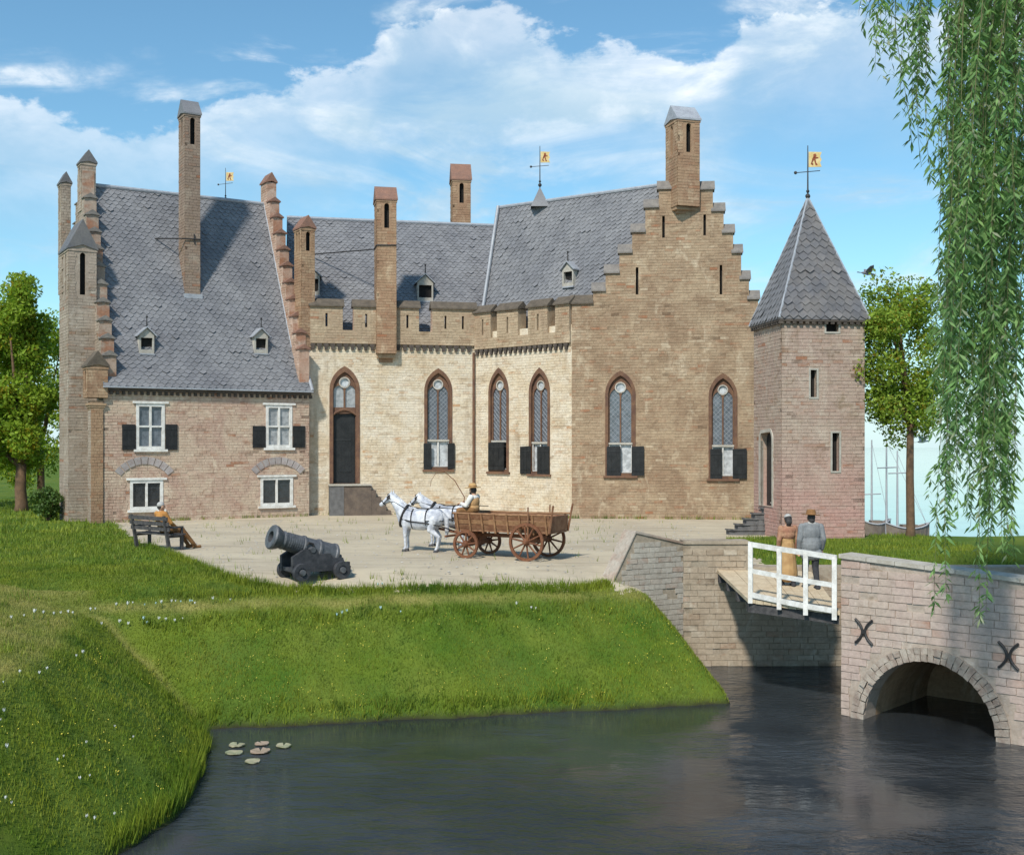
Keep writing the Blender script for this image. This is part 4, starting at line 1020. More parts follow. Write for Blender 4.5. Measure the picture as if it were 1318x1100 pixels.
gx = [(WG.uv(x0, 400)[0], WG.uv(x1, 400)[0], WG.uv((x0 + x1) / 2, y)[1]) for x0, x1, y in steps_px]
gx = [(x0 + R.uniform(-.03, .03), x1, t + R.uniform(-.05, .05)) for x0, x1, t in gx]; gx = [(x0, gx[i + 1][0] if i + 1 < len(gx) else x1, t) for i, (x0, x1, t) in enumerate(gx)]
gx[0] = (0.0,) + gx[0][1:]; gx[-1] = (gx[-1][0], LG, gx[-1][2])
gpoly = [(0, -0.6), (LG, -0.6)]
for x0, x1, t in reversed(gx): gpoly += [(x1, t), (x0, t)]
slits = []
for x, y0, y1 in ((820, 344, 379), (928, 341, 379), (854, 278, 306), (907, 276, 303)):
    a, b1 = WG.uv(x, y0); _, b0 = WG.uv(x, y1); slits.append(rect(a - 0.055, a + 0.055, b0, b1))
wm = MB(); wm.slab(WG, gpoly, gh + slits, 0, -0.45, back=True); gwall = wm.build('gable_wall', M['wing'], wing)
bricks(gwall, WG, gpoly, gh + slits, M['wing'])
for q in slits: hm = MB(); x0, y0, x1, y1 = bbox(q); hm.box(WG, x0 - .05, x1 + .05, y0 - .05, y1 + .05, -0.3, -0.2); hm.build('arrow_slit', M['hole'], gwall)
for k, (x0, x1, t) in enumerate(gx):
    if k == 7: continue
    cm = MB(); saddle(cm, WG, x0 - 0.02, x1 - 0.05 if k < 7 else x1 + 0.02, -0.47, 0.03, t + .004, 0.34, 0.06, 'a', 0.06)
    co = cm.build('coping', M['coping_grey'] if k else M['coping'], gwall)
    e = MB(); xa = x0 - .02; e.prism([WG.pt(xa, t, -.47), WG.pt(xa, t, .03), WG.pt(xa, t + .22, -.22)], WG.u * (x1 - x0 - .02)); e.build('coping_core', M['wing'], co)
c0_, c1_ = WG.uv(871, 300)[0], WG.uv(897, 300)[0]
cgf = WG.moved((c0_ + c1_) / 2 - .12, 0, 0); ca_ = math.radians(17); cgf = Fr(cgf.O, Vector((math.cos(ca_), math.sin(ca_), 0)))
chimney(wing, cgf, -.48, .52, -0.75, 0.42, H + (HZ - 268) / 30.9, H + (HZ - 158) / 30.9, 0.62, M['chim'], M['lead'], 'a', 1, 1, slot_h=1.2, corbel=0.5)
# roof: left slope over the flank, right slope, hipped back
gf = WG.pt(WG.uv(873, 240)[0], 0, -0.4); ZF = H + (HZ - 237) / 30.6
rf = Vector((gf.x, gf.y, ZF)); rb = P(642, 268, 27.4)
nf = -WF_.n
e0 = HRt + nf * 0.42 + uf * -0.15 + Vector((0, 0, 8.0)); e1 = G0 + nf * 0.42 + Vector((0.1, 0.3, 8.0))
def SW(u, v):
    a = e0.lerp(e1, u); b = rb.lerp(rf, u); return a.lerp(b, v)
rm = MB(); n = 8
for i in range(n):
    for j in range(n): rm.quad(SW(i / n, j / n), SW((i + 1) / n, j / n), SW((i + 1) / n, (j + 1) / n), SW(i / n, (j + 1) / n))
r1 = G1 + Vector((-0.1, 0.4, 8.4)); r0 = r1 + (rb - rf) + Vector((0, 0, rf.z - rb.z)); r0.z = 8.4
rm.quad(r1, r0, rb, rf); rm.add([e0, rb, r0], [(0, 1, 2)])
wroof = rm.build('roof', M['slate'], wing)
slates(wroof, SW, lambda v: (e1 - e0).length * (1 - v) + (rf - rb).length * v, ((rb + rf) / 2 - (e0 + e1) / 2).length, M['slate'])
rr = MB(); rr.tube([rb + Vector((0, 0, .03)), rf + Vector((0, 0, .03))], 0.09, 8); rr.build('ridge_cap', M['lead'], wroof)
fl_ = MB(); fl_.tube([SW(0, v) + Vector((-0.03, -0.1, 0.08)) for v in (0, .25, .5, .75, 1)], 0.08, 6); fl_.build('valley_flashing', M['lead'], wroof)
rwm = MB(); rwm.box(Fr(G1 + Vector((-.25, .5, 0)), Vector((r0.x - r1.x, r0.y - r1.y, 0)), n=Vector((-(r0.y - r1.y), (r0.x - r1.x), 0)) * -1), 0, 7, -0.6, 8.4, -0.4, 0); rwm.build('rear_wall', M['wing'], wing)
wn_ = (SW(1, .1) - SW(0, .1)).cross(SW(.5, 1) - SW(.5, 0)).normalized()
dormer(wing, WF_, ray_plane(733, 366, SW(.8, .2), wn_), 0.62, 0.66, 1.2)
# little spirelet with a vane on the ridge
tq = min(range(101), key=lambda i: abs(CX + F * rb.lerp(rf, i / 100).x / rb.lerp(rf, i / 100).y - 696)); sp = rb.lerp(rf, tq / 100)
spm = MB(); q = 0.42
spm.add([sp + Vector((dx * q, dy * q, -0.25)) for dx, dy in ((-1, -1), (1, -1), (1, 1), (-1, 1))] + [sp + Vector((0, 0, 0.72))], [(0, 1, 4), (1, 2, 4), (2, 3, 4), (3, 0, 4)])
so = spm.build('spirelet', M['slate'], wing); weathervane(wing, sp + Vector((0, 0, 0.68)), 1.9, 1.15, Vector((1, 0.15, 0)))

# ------------------------------------------------------------------ THE TOWER
T0, T1 = PG(1006, 39.1), PG(1113, 38.7)
ut = (T1 - T0).normalized(); LT = (T1 - T0).length; tb = Vector((-ut.y, ut.x, 0)); DT = 2.65
tower = thing('corner_tower', 'square pinkish brick tower with pyramid slate roof beside the stone steps', 'tower', T0)
TF = Fr(T0, ut); TLf = Fr(T0 + tb * DT, -tb); TE = H + (HZ - 410) / 39.0
th_ = []
for x0, x1, y0, y1 in ((1043, 1051, 476, 511), (1071, 1080, 557, 606)):
    a0, b1 = TF.uv(x0, y0); a1, b0 = TF.uv(x1, y1); th_.append(rect(a0, a1, b0, b1))
a0, b1 = TF.uv(1063, 412); a1, b0 = TF.uv(1079, 427); th_.append(rect(a0, a1, b0, min(b1, TE - 0.05)))
to = rect(0, LT, -2.5, TE)
wm = MB(); wm.slab(TF, to, th_, 0, -0.4); tw = wm.build('wall', M['tower'], tower); bricks(tw, TF, to, th_, M['tower'])
for q in th_:
    x0, y0, x1, y1 = bbox(q); hm = MB(); hm.box(TF, x0 - .04, x1 + .04, y0 - .04, y1 + .04, -0.3, -0.2); hm.build('arrow_slit', M['hole'], tw)
    fm = MB(); fm.slab(TF, rect(x0 - .06, x1 + .06, y0 - .06, min(TE - .01, y1 + .06)), [rect(x0, x1, y0, y1)], 0.03, -0.05); fm.build('slit_frame', M['stonetrim'], tw)
da0, db1 = TLf.uv(979, 556); da1, db0 = TLf.uv(994, 655)
db0 = 1.0; dho = arch((da0 + da1) / 2, da1 - da0, db0, db1 - 0.3, 0.3, 5)
lo_ = rect(0, DT, -2.5, TE)
wm = MB(); wm.slab(TLf, lo_, [dho], 0, -0.4); tl = wm.build('side_wall', M['tower'], tower); bricks(tl, TLf, lo_, [dho], M['tower'])
dm = MB(); dm.slab(TLf, dho, [], -0.22, -0.3, back=True); dq = dm.build('door', M['black'], tower)
df = MB(); df.slab(TLf, arch((da0 + da1) / 2, da1 - da0 + 0.24, db0, db1 - 0.3, 0.42, 5), [[(x, y + .002) for x, y in dho]], 0.03, -0.1); df.build('door_frame', M['stonetrim'], dq)
bm_ = MB(); bm_.box(Fr(T1, tb, n=ut), 0, DT, -2.5, TE, -0.4, 0); bm_.box(Fr(T0 + tb * DT, ut, n=tb), 0, LT, -2.5, TE, -0.4, 0); bm_.build('rear_wall', M['tower'], tower)
ctr = T0 + ut * (LT / 2) + tb * (DT / 2); apx = ctr + Vector((0, 0, 11.55)); ov = 0.14
cr = [T0 - ut * ov - tb * ov, T1 + ut * ov - tb * ov, T1 + ut * ov + tb * (DT + ov), T0 - ut * ov + tb * (DT + ov)]
cr = [q + Vector((0, 0, TE - 0.03)) for q in cr]
rm = MB()
for i in range(4): rm.add([cr[i], cr[(i + 1) % 4], apx], [(0, 1, 2)])
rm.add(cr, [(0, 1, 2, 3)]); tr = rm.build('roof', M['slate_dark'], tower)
for i, nm in ((0, 'slate_dark'), (3, 'slate')):  # paler slate on the left slope, darker in front: light painted into the slates
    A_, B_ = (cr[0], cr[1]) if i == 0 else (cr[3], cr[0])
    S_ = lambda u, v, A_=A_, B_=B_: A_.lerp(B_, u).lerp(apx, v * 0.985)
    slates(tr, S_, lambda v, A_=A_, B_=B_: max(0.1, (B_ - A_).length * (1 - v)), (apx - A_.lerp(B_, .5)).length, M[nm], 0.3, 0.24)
hip = MB()
for q in cr: hip.tube([q.lerp(apx, .01), apx], 0.04, 5)
hip.build('hip_cap', M['lead'], tr)
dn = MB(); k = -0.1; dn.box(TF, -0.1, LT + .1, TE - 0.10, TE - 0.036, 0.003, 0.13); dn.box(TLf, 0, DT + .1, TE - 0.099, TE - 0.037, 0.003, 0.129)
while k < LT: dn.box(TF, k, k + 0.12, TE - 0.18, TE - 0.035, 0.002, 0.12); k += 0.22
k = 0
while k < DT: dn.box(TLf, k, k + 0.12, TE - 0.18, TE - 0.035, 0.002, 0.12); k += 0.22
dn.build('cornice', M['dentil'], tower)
weathervane(tower, apx - Vector((0, 0, .08)), 1.85, 1.2, Vector((1, 0.1, 0)))

# worn stone steps up to the tower door, rounded on the left
stp = thing('stone_steps', 'worn grey stone steps curving up to the narrow tower door', 'steps', PG(970, 37.2))
for k in range(6):
    x0 = (936 + 11 * k - CX) / 37.4; x1 = (1003 - CX) / 37.4; z0 = 0.185 * k - (0.4 if k == 0 else 0); z1 = 0.185 * (k + 1)
    d0 = F / 37.6 + 0.03 * k; d1 = T0.y + 1.6
    r_ = (d1 - d0) / 2
    pts = [Vector((x1, d0, z0)), Vector((x1, T0.y + 0.0 - .02, z0))] if False else []
    arc = [Vector((x0 + 0.42 * (1 - math.cos(t)), d0 + 0.42 * (1 - math.sin(t)), z0)) for t in (1.571, 1.2, 0.8, 0.4, 0.0)]
    pts = [Vector((x1 - 0.06, d0, z0))] + arc + [Vector((x0 + 0.05, d1, z0)), Vector((x1 - 0.06, d1, z0))]
    sm = MB(); sm.prism(pts, Vector((0, 0, z1 - z0 - 0.03)))
    o_ = sm.build('step', M['greystone'], stp)
    tm = MB(); off = Vector((-0.05, -0.04, z1 - z0 - 0.029)); tm.prism([p + off for p in pts], Vector((0, 0, 0.05))); tm.build('tread', M['stonetrim'] if k == 5 else M['greystone'], o_)
    if k:
        ln = 0.0
        for i in range(4):
            xs0 = x0 + 0.45 + i * (x1 - x0 - 0.55) / 4; q = MB(); q.box(Fr((0, d0, 0), (1, 0, 0)), xs0 + .01, xs0 + (x1 - x0 - .55) / 4 - .01, z0 + .012, z1 - .04, 0.0, 0.02 + R.uniform(0, .02)); q.build('stone', M['greystone'], o_)

# ------------------------------------------------------------------ walls of the moat
def wall_bricks(parent, fr, outer, holes, mat, w, h, maxn=300, name='brick', c=0.0):
    """individual bricks sharing a few meshes, the largest in view as parts, any beyond the limit joined"""
    rs = brick_rects(outer, holes, w, h)
    rs = [q for q in rs if R.random() > 0.04]
    variants = []
    for k in range(5):
        mb = MB(); j = lambda s: R.uniform(-s, s)
        A = [(-.5 + .02 + j(.012), -.5 + .05 + j(.03)), (.5 - .02 + j(.012), -.5 + .05 + j(.03)), (.5 - .02 + j(.012), .5 - .05 + j(.03)), (-.5 + .02 + j(.012), .5 - .05 + j(.03))]
        vs = [(a, -1 + .25 * R.random(), b) for a, b in A] + [(a * 1.02, 0.6, b * 1.02) for a, b in A]
        mb.add([Vector(v) for v in vs], [(0, 1, 2, 3), (0, 4, 5, 1), (1, 5, 6, 2), (2, 6, 7, 3), (3, 7, 4, 0)])
        me = bpy.data.meshes.new('brick'); me.from_pydata(mb.v, [], mb.f); me.materials.append(mat); variants.append(me)
    if len(rs) > maxn:
        rs.sort(key=lambda q: -(q[1] - q[0]) + R.uniform(0, .2))
    rot = Matrix((fr.u, -fr.n, fr.v)).transposed().to_4x4()
    rest = MB()
    for i, (a0, a1, b0, b1) in enumerate(rs):
        p = fr.pt((a0 + a1) / 2, (b0 + b1) / 2, c)
        d = R.uniform(0.012, 0.030)
        Mx = Matrix.Translation(p) @ rot @ Matrix.Diagonal((a1 - a0, d, b1 - b0, 1))
        me = R.choice(variants)
        if i < maxn: piece(name, me, parent, Mx)
        else: rest.add([Mx @ v.co for v in me.vertices], [tuple(q.vertices) for q in me.polygons])
    if rest.v: rest.build('bricks', mat, parent, kind='stuff')

# the slanting wing wall between the bank and the corner
wa = Vector((2.20, 28.84, 0)); wb_ = Vector((WB.x, WB.y, 0))
wingw = thing('moat_wing_wall', 'grey slanting wing wall with sloped end beside the green bank', 'wall', wa)
WWF = Fr(wa, (wb_ - wa)); LW = (wb_ - wa).length
aC, bC = WWF.uv(786, 752); aA, bA = WWF.uv(818, 686); aB, bB = WWF.uv(877, 700)
aB = LW
wp = [(aC - 0.25, -3.2), (LW, -3.2), (LW, bB), (aA, bA), (aC, bC - 0.05), (aC - 0.25, bC - 0.4)]
wm = MB(); wm.slab(WWF, wp, [], 0, -0.5, back=True); ww = wm.build('wall', M['moatwall_m'], wingw)
wall_bricks(wingw, WWF, [(aC - .2, -2.6), (LW, -2.6), (LW, bB - .06), (aA, bA - .06), (aC, bC - .1)], [], M['wing_wall'], 0.34, 0.135)
cm = MB()
for (p, q) in (((aC, bC - 0.05), (aA, bA)), ((aA, bA), (LW, bB))):
    cm.prism([WWF.pt(p[0], p[1] + .002, .03), WWF.pt(p[0], p[1] + .06, .03), WWF.pt(p[0], p[1] + .06, -.52), WWF.pt(p[0], p[1] + .002, -.52)], WWF.pt(q[0], q[1], 0) - WWF.pt(p[0], p[1], 0))
cm.build('coping', M['wing_wall'], wingw)
# the front wall of the island, running on behind the drawbridge
front = thing('moat_wall', 'brown brick moat wall rising from the water under the white railing', 'wall', WB.to_3d())
FWF = Fr(wb_ + Vector((0.002, 0.0, 0)), (1, 0, 0)); LFW = 14.0
zt_ = H + (HZ - 700) / 50.0
aR = FWF.uv(963, 700)[0]
fp = [(0, -3.2), (LFW, -3.2), (LFW, -0.05), (aR, -0.05), (aR, zt_ + 0.06), (0, zt_)]
wm = MB(); wm.slab(FWF, fp, [], 0, -0.6, back=True); fwl = wm.build('wall', M['moatwall_m'], front)
wall_bricks(front, FWF, [(0.0, -2.6), (4.4, -2.6), (4.4, -0.1), (aR, -0.1), (aR, zt_ - .02), (0, zt_ - .06)], [], M['moatwall'], 0.40, 0.15)
cm = MB(); cm.box(FWF, 0, aR + .03, zt_ + .002, zt_ + 0.085, -.63, 0.04); cm.build('coping', M['moatwall_m'], front)

# ------------------------------------------------------------------ the stone bridge
K0, K1 = PG(1083, 61.0), PG(1318, 68.0)
ub = (K1 - K0).normalized(); LB = 5.6
bridge = thing('stone_bridge', 'old brick bridge over the moat with one round arch and iron wall anchors', 'bridge', K0 + Vector((0, 0, WZ)))
BF = Fr(K0, ub)
bz0 = BF.uv(1083, 718)[1]; a9, bz9 = BF.uv(1318, 750)
tops = lambda a: bz0 + (bz9 - bz0) * a / a9
aL, bL = BF.uv(1113, 918); aR_, bR = BF.uv(1283, 955); aM, bM = BF.uv(1198, 851)
acx = (aL + aR_) / 2; arx = (aR_ - aL) / 2; spring = WZ - 0.02; ary = bM - spring
ahole = [(acx + arx, -3.4)] + [(acx + arx * math.cos(t), spring + ary * math.sin(t)) for t in [math.pi * i / 24 for i in range(25)]] + [(acx - arx, -3.4)]
bout = [(0, -3.5), (LB, -3.5), (LB, tops(LB)), (0, tops(0))]
wm = MB(); wm.slab(BF, bout, [[(x, y) for x, y in ahole]], 0, -0.5, back=True); bw = wm.build('spandrel_wall', M['bridge_m'], bridge)
ring = [(acx + (arx + .28) * math.cos(t), spring + (ary + .28) * math.sin(t)) for t in [math.pi * i / 24 for i in range(25)]]
ring = [(acx + arx + .28, -3.4)] + ring + [(acx - arx - .28, -3.4)]
wall_bricks(bridge, BF, [(0.0, -2.6), (4.3, -2.6), (4.3, tops(4.3) - .02), (0, tops(0) - .02)], [ring], M['bridge'], 0.40, 0.155)
n = 34                                            # two rings of small arch stones
for rk, (ro, ri) in enumerate(((arx + 0.135, arx + 0.003), (arx + 0.27, arx + 0.14))):
    for i in range(n):
        t0, t1 = math.pi * (i + .05 + .5 * rk * 0) / n, math.pi * (i + .95) / n
        k_ = ary / arx
        q = [(acx + r_ * math.cos(t), spring + (r_ - arx + ary) * math.sin(t)) for r_, t in ((ri, t0), (ro, t0), (ro, t1), (ri, t1))]
        if max(y for _, y in q) < WZ - .1: continue
        b_ = MB(); q = [(x + R.uniform(-.012, .012), y + R.uniform(-.012, .012)) for x, y in q]; b_.slab(BF, q, [], 0.03 + R.uniform(0, .055), -0.02); b_.build('voussoir', M['voussoir'], bridge)
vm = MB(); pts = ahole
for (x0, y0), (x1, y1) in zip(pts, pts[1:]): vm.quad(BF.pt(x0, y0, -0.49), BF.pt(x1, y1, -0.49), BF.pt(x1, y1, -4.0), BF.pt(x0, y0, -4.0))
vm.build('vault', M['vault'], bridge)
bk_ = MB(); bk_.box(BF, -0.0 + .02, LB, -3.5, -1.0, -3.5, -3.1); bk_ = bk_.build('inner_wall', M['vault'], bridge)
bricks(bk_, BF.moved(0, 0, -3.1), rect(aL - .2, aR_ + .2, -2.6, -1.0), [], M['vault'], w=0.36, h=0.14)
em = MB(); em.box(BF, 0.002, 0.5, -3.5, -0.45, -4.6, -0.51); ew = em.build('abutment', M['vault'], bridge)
dk = MB(); dk.box(BF, 0.003, LB, -0.62, -0.42, -4.6, -0.502); dk.build('roadway', M['sand'], bridge)
cpn = MB(); a = -0.04; i = 0
while a < LB:                                     # pale coping slabs
    w = 0.62; c_ = MB(); a1 = min(a + w - 0.012, LB)
    c_.prism([BF.pt(a, tops(a) + .002, .05), BF.pt(a, tops(a) + .085, .05), BF.pt(a, tops(a) + .085, -.54), BF.pt(a, tops(a) + .002, -.54)], BF.pt(a1, tops(a1), 0) - BF.pt(a, tops(a), 0))
    c_.build('coping_slab', M['stonetrim'], bridge); a += w
for px, py in ((1113, 812), (1299, 843)):         # iron anchors, two curved bars back to back
    a, b = BF.uv(px, py); mb = MB()
    for s_ in (-1, 1):
        mb.tube([BF.pt(a + s_ * (0.03 + 0.16 * (t / 5 - 1) ** 2 * 1.0), b + 0.25 * (t / 5 - 1), 0.05) for t in range(11)], 0.026, 6)
    mb.tube([BF.pt(a, b, 0.0), BF.pt(a, b, 0.08)], 0.05, 8); mb.build('wall_anchor', M['iron'], bridge)

# ------------------------------------------------------------------ the wooden drawbridge deck and its white railing
dL0, dR0 = PG(964, 57.2), K0 + ub * -0.02
rl0, rl1 = P(965, 768, 57.2), P(1077, 788, 61.0)
deck = thing('drawbridge', 'timber drawbridge deck carrying the walking couple over the moat', 'drawbridge', Vector((5.4, 26.3, -0.6)))
d_f0 = Vector((rl0.x - .06, rl0.y - .05, rl0.z - .04)); d_f1 = Vector((K0.x - .02, rl1.y + 0.02, rl1.z + .02))
d_b0 = Vector((d_f0.x - .02, 29.98, -0.12)); d_b1 = Vector((7.7, 29.98, -0.16))
npk = 11
for i in range(npk):
    p = [d_f0.lerp(d_f1, (i + .02) / npk), d_f0.lerp(d_f1, (i + .98) / npk), d_b0.lerp(d_b1, (i + .98) / npk), d_b0.lerp(d_b1, (i + .02) / npk)]
    z = R.uniform(-.008, .008); mb = MB(); mb.prism([q + Vector((0, 0, z)) for q in p], Vector((0, 0, -0.08))); mb.build('plank', M['plank'], deck)
for k, t in enumerate((0.03, 0.35, 0.68, 0.97)):
    p0, p1 = d_f0.lerp(d_b0, t), d_f1.lerp(d_b1, t); mb = MB()
    mb.prism([p0 + Vector((0.02, -.09, -.10)), p0 + Vector((.02, .09, -.10)), p0 + Vector((.02, .09, -.30)), p0 + Vector((.02, -.09, -.30))], (p1 - p0) * 0.98); mb.build('beam', M['benchwood'], deck)
rail = thing('railing', 'white wooden railing along the edge of the drawbridge', 'railing', rl0)
posts = [(966, 702, 769, 57.4), (1003, 708, 777, 58.6), (1037, 713, 784, 59.8), (1074, 719, 790, 61.0)]
pp = []
for px, y0, y1, s in posts:
    b, t = P(px, y1, s), P(px, y0, s); pp.append((b, t)); mb = MB()
    mb.box(Fr(Vector((b.x, b.y, 0)), (1, -.35, 0)), -.05, .05, b.z - .12, t.z + .02, -.045, .045); mb.build('post', M['white'], rail)
for f_, th in ((1.0, .055), (0.52, .05), (0.06, .055)):
    for (b0, t0), (b1, t1) in zip(pp, pp[1:]):
        p, q = b0.lerp(t0, f_), b1.lerp(t1, f_); mb = MB(); d = (q - p).normalized(); yy = Vector((d.y, -d.x, 0)).normalized() * 0.028
        if f_ < 1: p = p + d * .05; q = q - d * .05
        else: p = p - d * .05 + Vector((0, 0, .03)); q = q + d * .049 + Vector((0, 0, .03))
        z = Vector((0, 0, th)); mb.prism([p - yy - z, p + yy - z, p + yy + z, p - yy + z], q - p); mb.build('rail', M['white'], rail)

# ------------------------------------------------------------------ trees
def leaf_cloud(centers, radii, n, size, flat=0.0):
    """n leaf quads scattered in clumps; returns verts, faces"""
    ci = NR.integers(0, len(centers), n); c = np.asarray(centers)[ci]; r = np.asarray(radii)[ci]
    d = NR.normal(size=(n, 3)); d /= np.linalg.norm(d, axis=1)[:, None]
    p = c + d * (r * NR.random(n) ** 0.33)[:, None]
    a = NR.normal(size=(n, 3)); a /= np.linalg.norm(a, axis=1)[:, None]
    b = np.cross(a, d + NR.normal(size=(n, 3)) * 0.6); b /= np.linalg.norm(b, axis=1)[:, None] + 1e-9
    L = size * (0.6 + 0.8 * NR.random(n))[:, None]
    w = L * 0.55
    V_ = np.stack([p - a * L * .5, p + b * w * .5, p + a * L * .5, p - b * w * .5], 1).reshape(-1, 3)
    Fc = np.arange(n * 4).reshape(n, 4)
    return V_, Fc
def broad_tree(name, label, base, th, crown_c, crown_r, trunk_r, nleaf, lsize, mat, nclump=42, group='trees beyond the castle', fork=True, seed=1, boxy=0.75):
    rr_ = random.Random(seed); b = Vector(base); t = thing(name, label, 'tree', b, group)
    cc = Vector(crown_c); mb = MB()
    fk = b + Vector((0.02, 0, th))
    mb.tube([b + Vector((0, 0, -.3)), b + Vector((.03, 0, .25)), b.lerp(fk, .5) + Vector((rr_.uniform(-.08, .08), 0, 0)), fk], [trunk_r * 1.6, trunk_r * 1.12, trunk_r, trunk_r * .85], 10)
    mb.build('trunk', M['bark'], t, smooth=True)
    cl, cr_ = [], []
    for i in range(nclump):
        while True:
            d = Vector((rr_.uniform(-1, 1), rr_.uniform(-1, 1), rr_.uniform(-1, 1)))
            if 0.1 < d.length < 1: break
        d = d.normalized(); d = Vector([math.copysign(abs(q) ** boxy, q) for q in d]) * (0.40 + 0.52 * rr_.random())
        cl.append(tuple(cc + Vector((d.x * crown_r[0], d.y * crown_r[1], d.z * crown_r[2])))); cr_.append(rr_.uniform(.20, .36) * min(crown_r[0], crown_r[2]) * 1.2)
    for i in range(9):
        e = Vector(cl[i * 4 % nclump]); m_ = fk.lerp(e, .45) + Vector((0, 0, .25)); lm = MB(); lm.tube([fk - Vector((0, 0, .15)), m_, e], [trunk_r * .6, trunk_r * .34, trunk_r * .1], 6); lm.build('limb', M['bark'], t, smooth=True)
    v, f = leaf_cloud(cl, cr_, nleaf, lsize); np_mesh('crown', v, f, mat, t)
    return t
for i, (px, s, th_h, cpx, cpy, rx, rz, nl, lab) in enumerate([
    (27, 27.5, 2.2, 8, 488, 2.3, 5.3, 30000, 'tall green tree with a thick visible trunk left of the castle house'),
    (-48, 26.0, 3.4, -42, 500, 2.5, 5.2, 12000, 'green tree mostly cut off by the left edge behind the tall trunk'),
    (52, 22.0, 3.0, 40, 500, 2.5, 6.2, 18000, 'dense green tree standing behind, touching the castle house wall')]):
    b = PG(px, s); c = P(cpx, cpy, s)
    broad_tree('broadleaf_tree', lab, b, th_h, c, (rx, 1.9, rz), 0.26 if i == 0 else 0.2, nl, 0.2, M['leaf'], 60, seed=3 + i)
b = PG(1171, 38.4); c = P(1160, 456, 38.4)
broad_tree('slender_tree', 'slender tree with bare straight trunk on the grass beside the tower', b, 3.9, c, (1.62, 1.4, 3.05), 0.13, 21000, 0.125, M['leaf_r'], 80, seed=11)
# round leafy bush at the foot of the left wall
bb = PG(62, 31.5); bush = thing('bush', 'round leafy bush against the left castle wall', 'bush', bb); sm = MB()
cl = []; rd = []
for i in range(16):
    an = R.uniform(0, 6.28); q = R.uniform(.1, .55); e = bb + Vector((math.cos(an) * q, math.sin(an) * q * .8, R.uniform(.3, 1.25))); cl.append(tuple(e)); rd.append(R.uniform(.22, .36))
    if i < 9: sm.tube([bb + Vector((0, 0, -.1)), bb.lerp(e, .5) + Vector((0, 0, .1)), e], [.03, .022, .01], 5)
sm.build('stem', M['bark'], bush); v, f = leaf_cloud(cl, rd, 3200, 0.12); np_mesh('foliage', v, f, M['leaf_b'], bush)

# ---- weeping willow: trunk right of the frame, limbs overhead, hanging boughs in view
wt = Vector((13.2, 22.5, -0.6)); willow = thing('willow_tree', 'weeping willow trailing long leafy green branches over the bridge', 'tree', wt)
mb = MB(); mb.tube([wt + Vector((0, 0, -2.5)), wt + Vector((.1, 0, 1.5)), wt + Vector((-.2, .1, 4.5)), wt + Vector((-.6, .1, 7.5))], [.62, .5, .42, .34], 12); mb.build('trunk', M['bark'], willow, smooth=True)
fk = wt + Vector((-.6, .1, 7.4))
limbs = []
for e in ((5.7, 19.4, 12.9), (6.5, 20.6, 12.9), (7.2, 20.2, 12.4), (8.6, 20.8, 13.2), (8.3, 19.0, 12.0), (9.6, 21.2, 12.9), (9.4, 18.6, 11.5), (10.6, 20.0, 11.8), (10.2, 22.2, 13.0)):
    e = Vector(e); m_ = fk.lerp(e, .5) + Vector((0, 0, 1.4)); lm = MB(); pts = [fk, fk.lerp(m_, .5) + Vector((0, 0, .3)), m_, m_.lerp(e, .5) + Vector((0, 0, .2)), e]
    lm.tube(pts, [.22, .16, .12, .08, .03], 7); lm.build('limb', M['bark'], willow, smooth=True); limbs.append(pts)
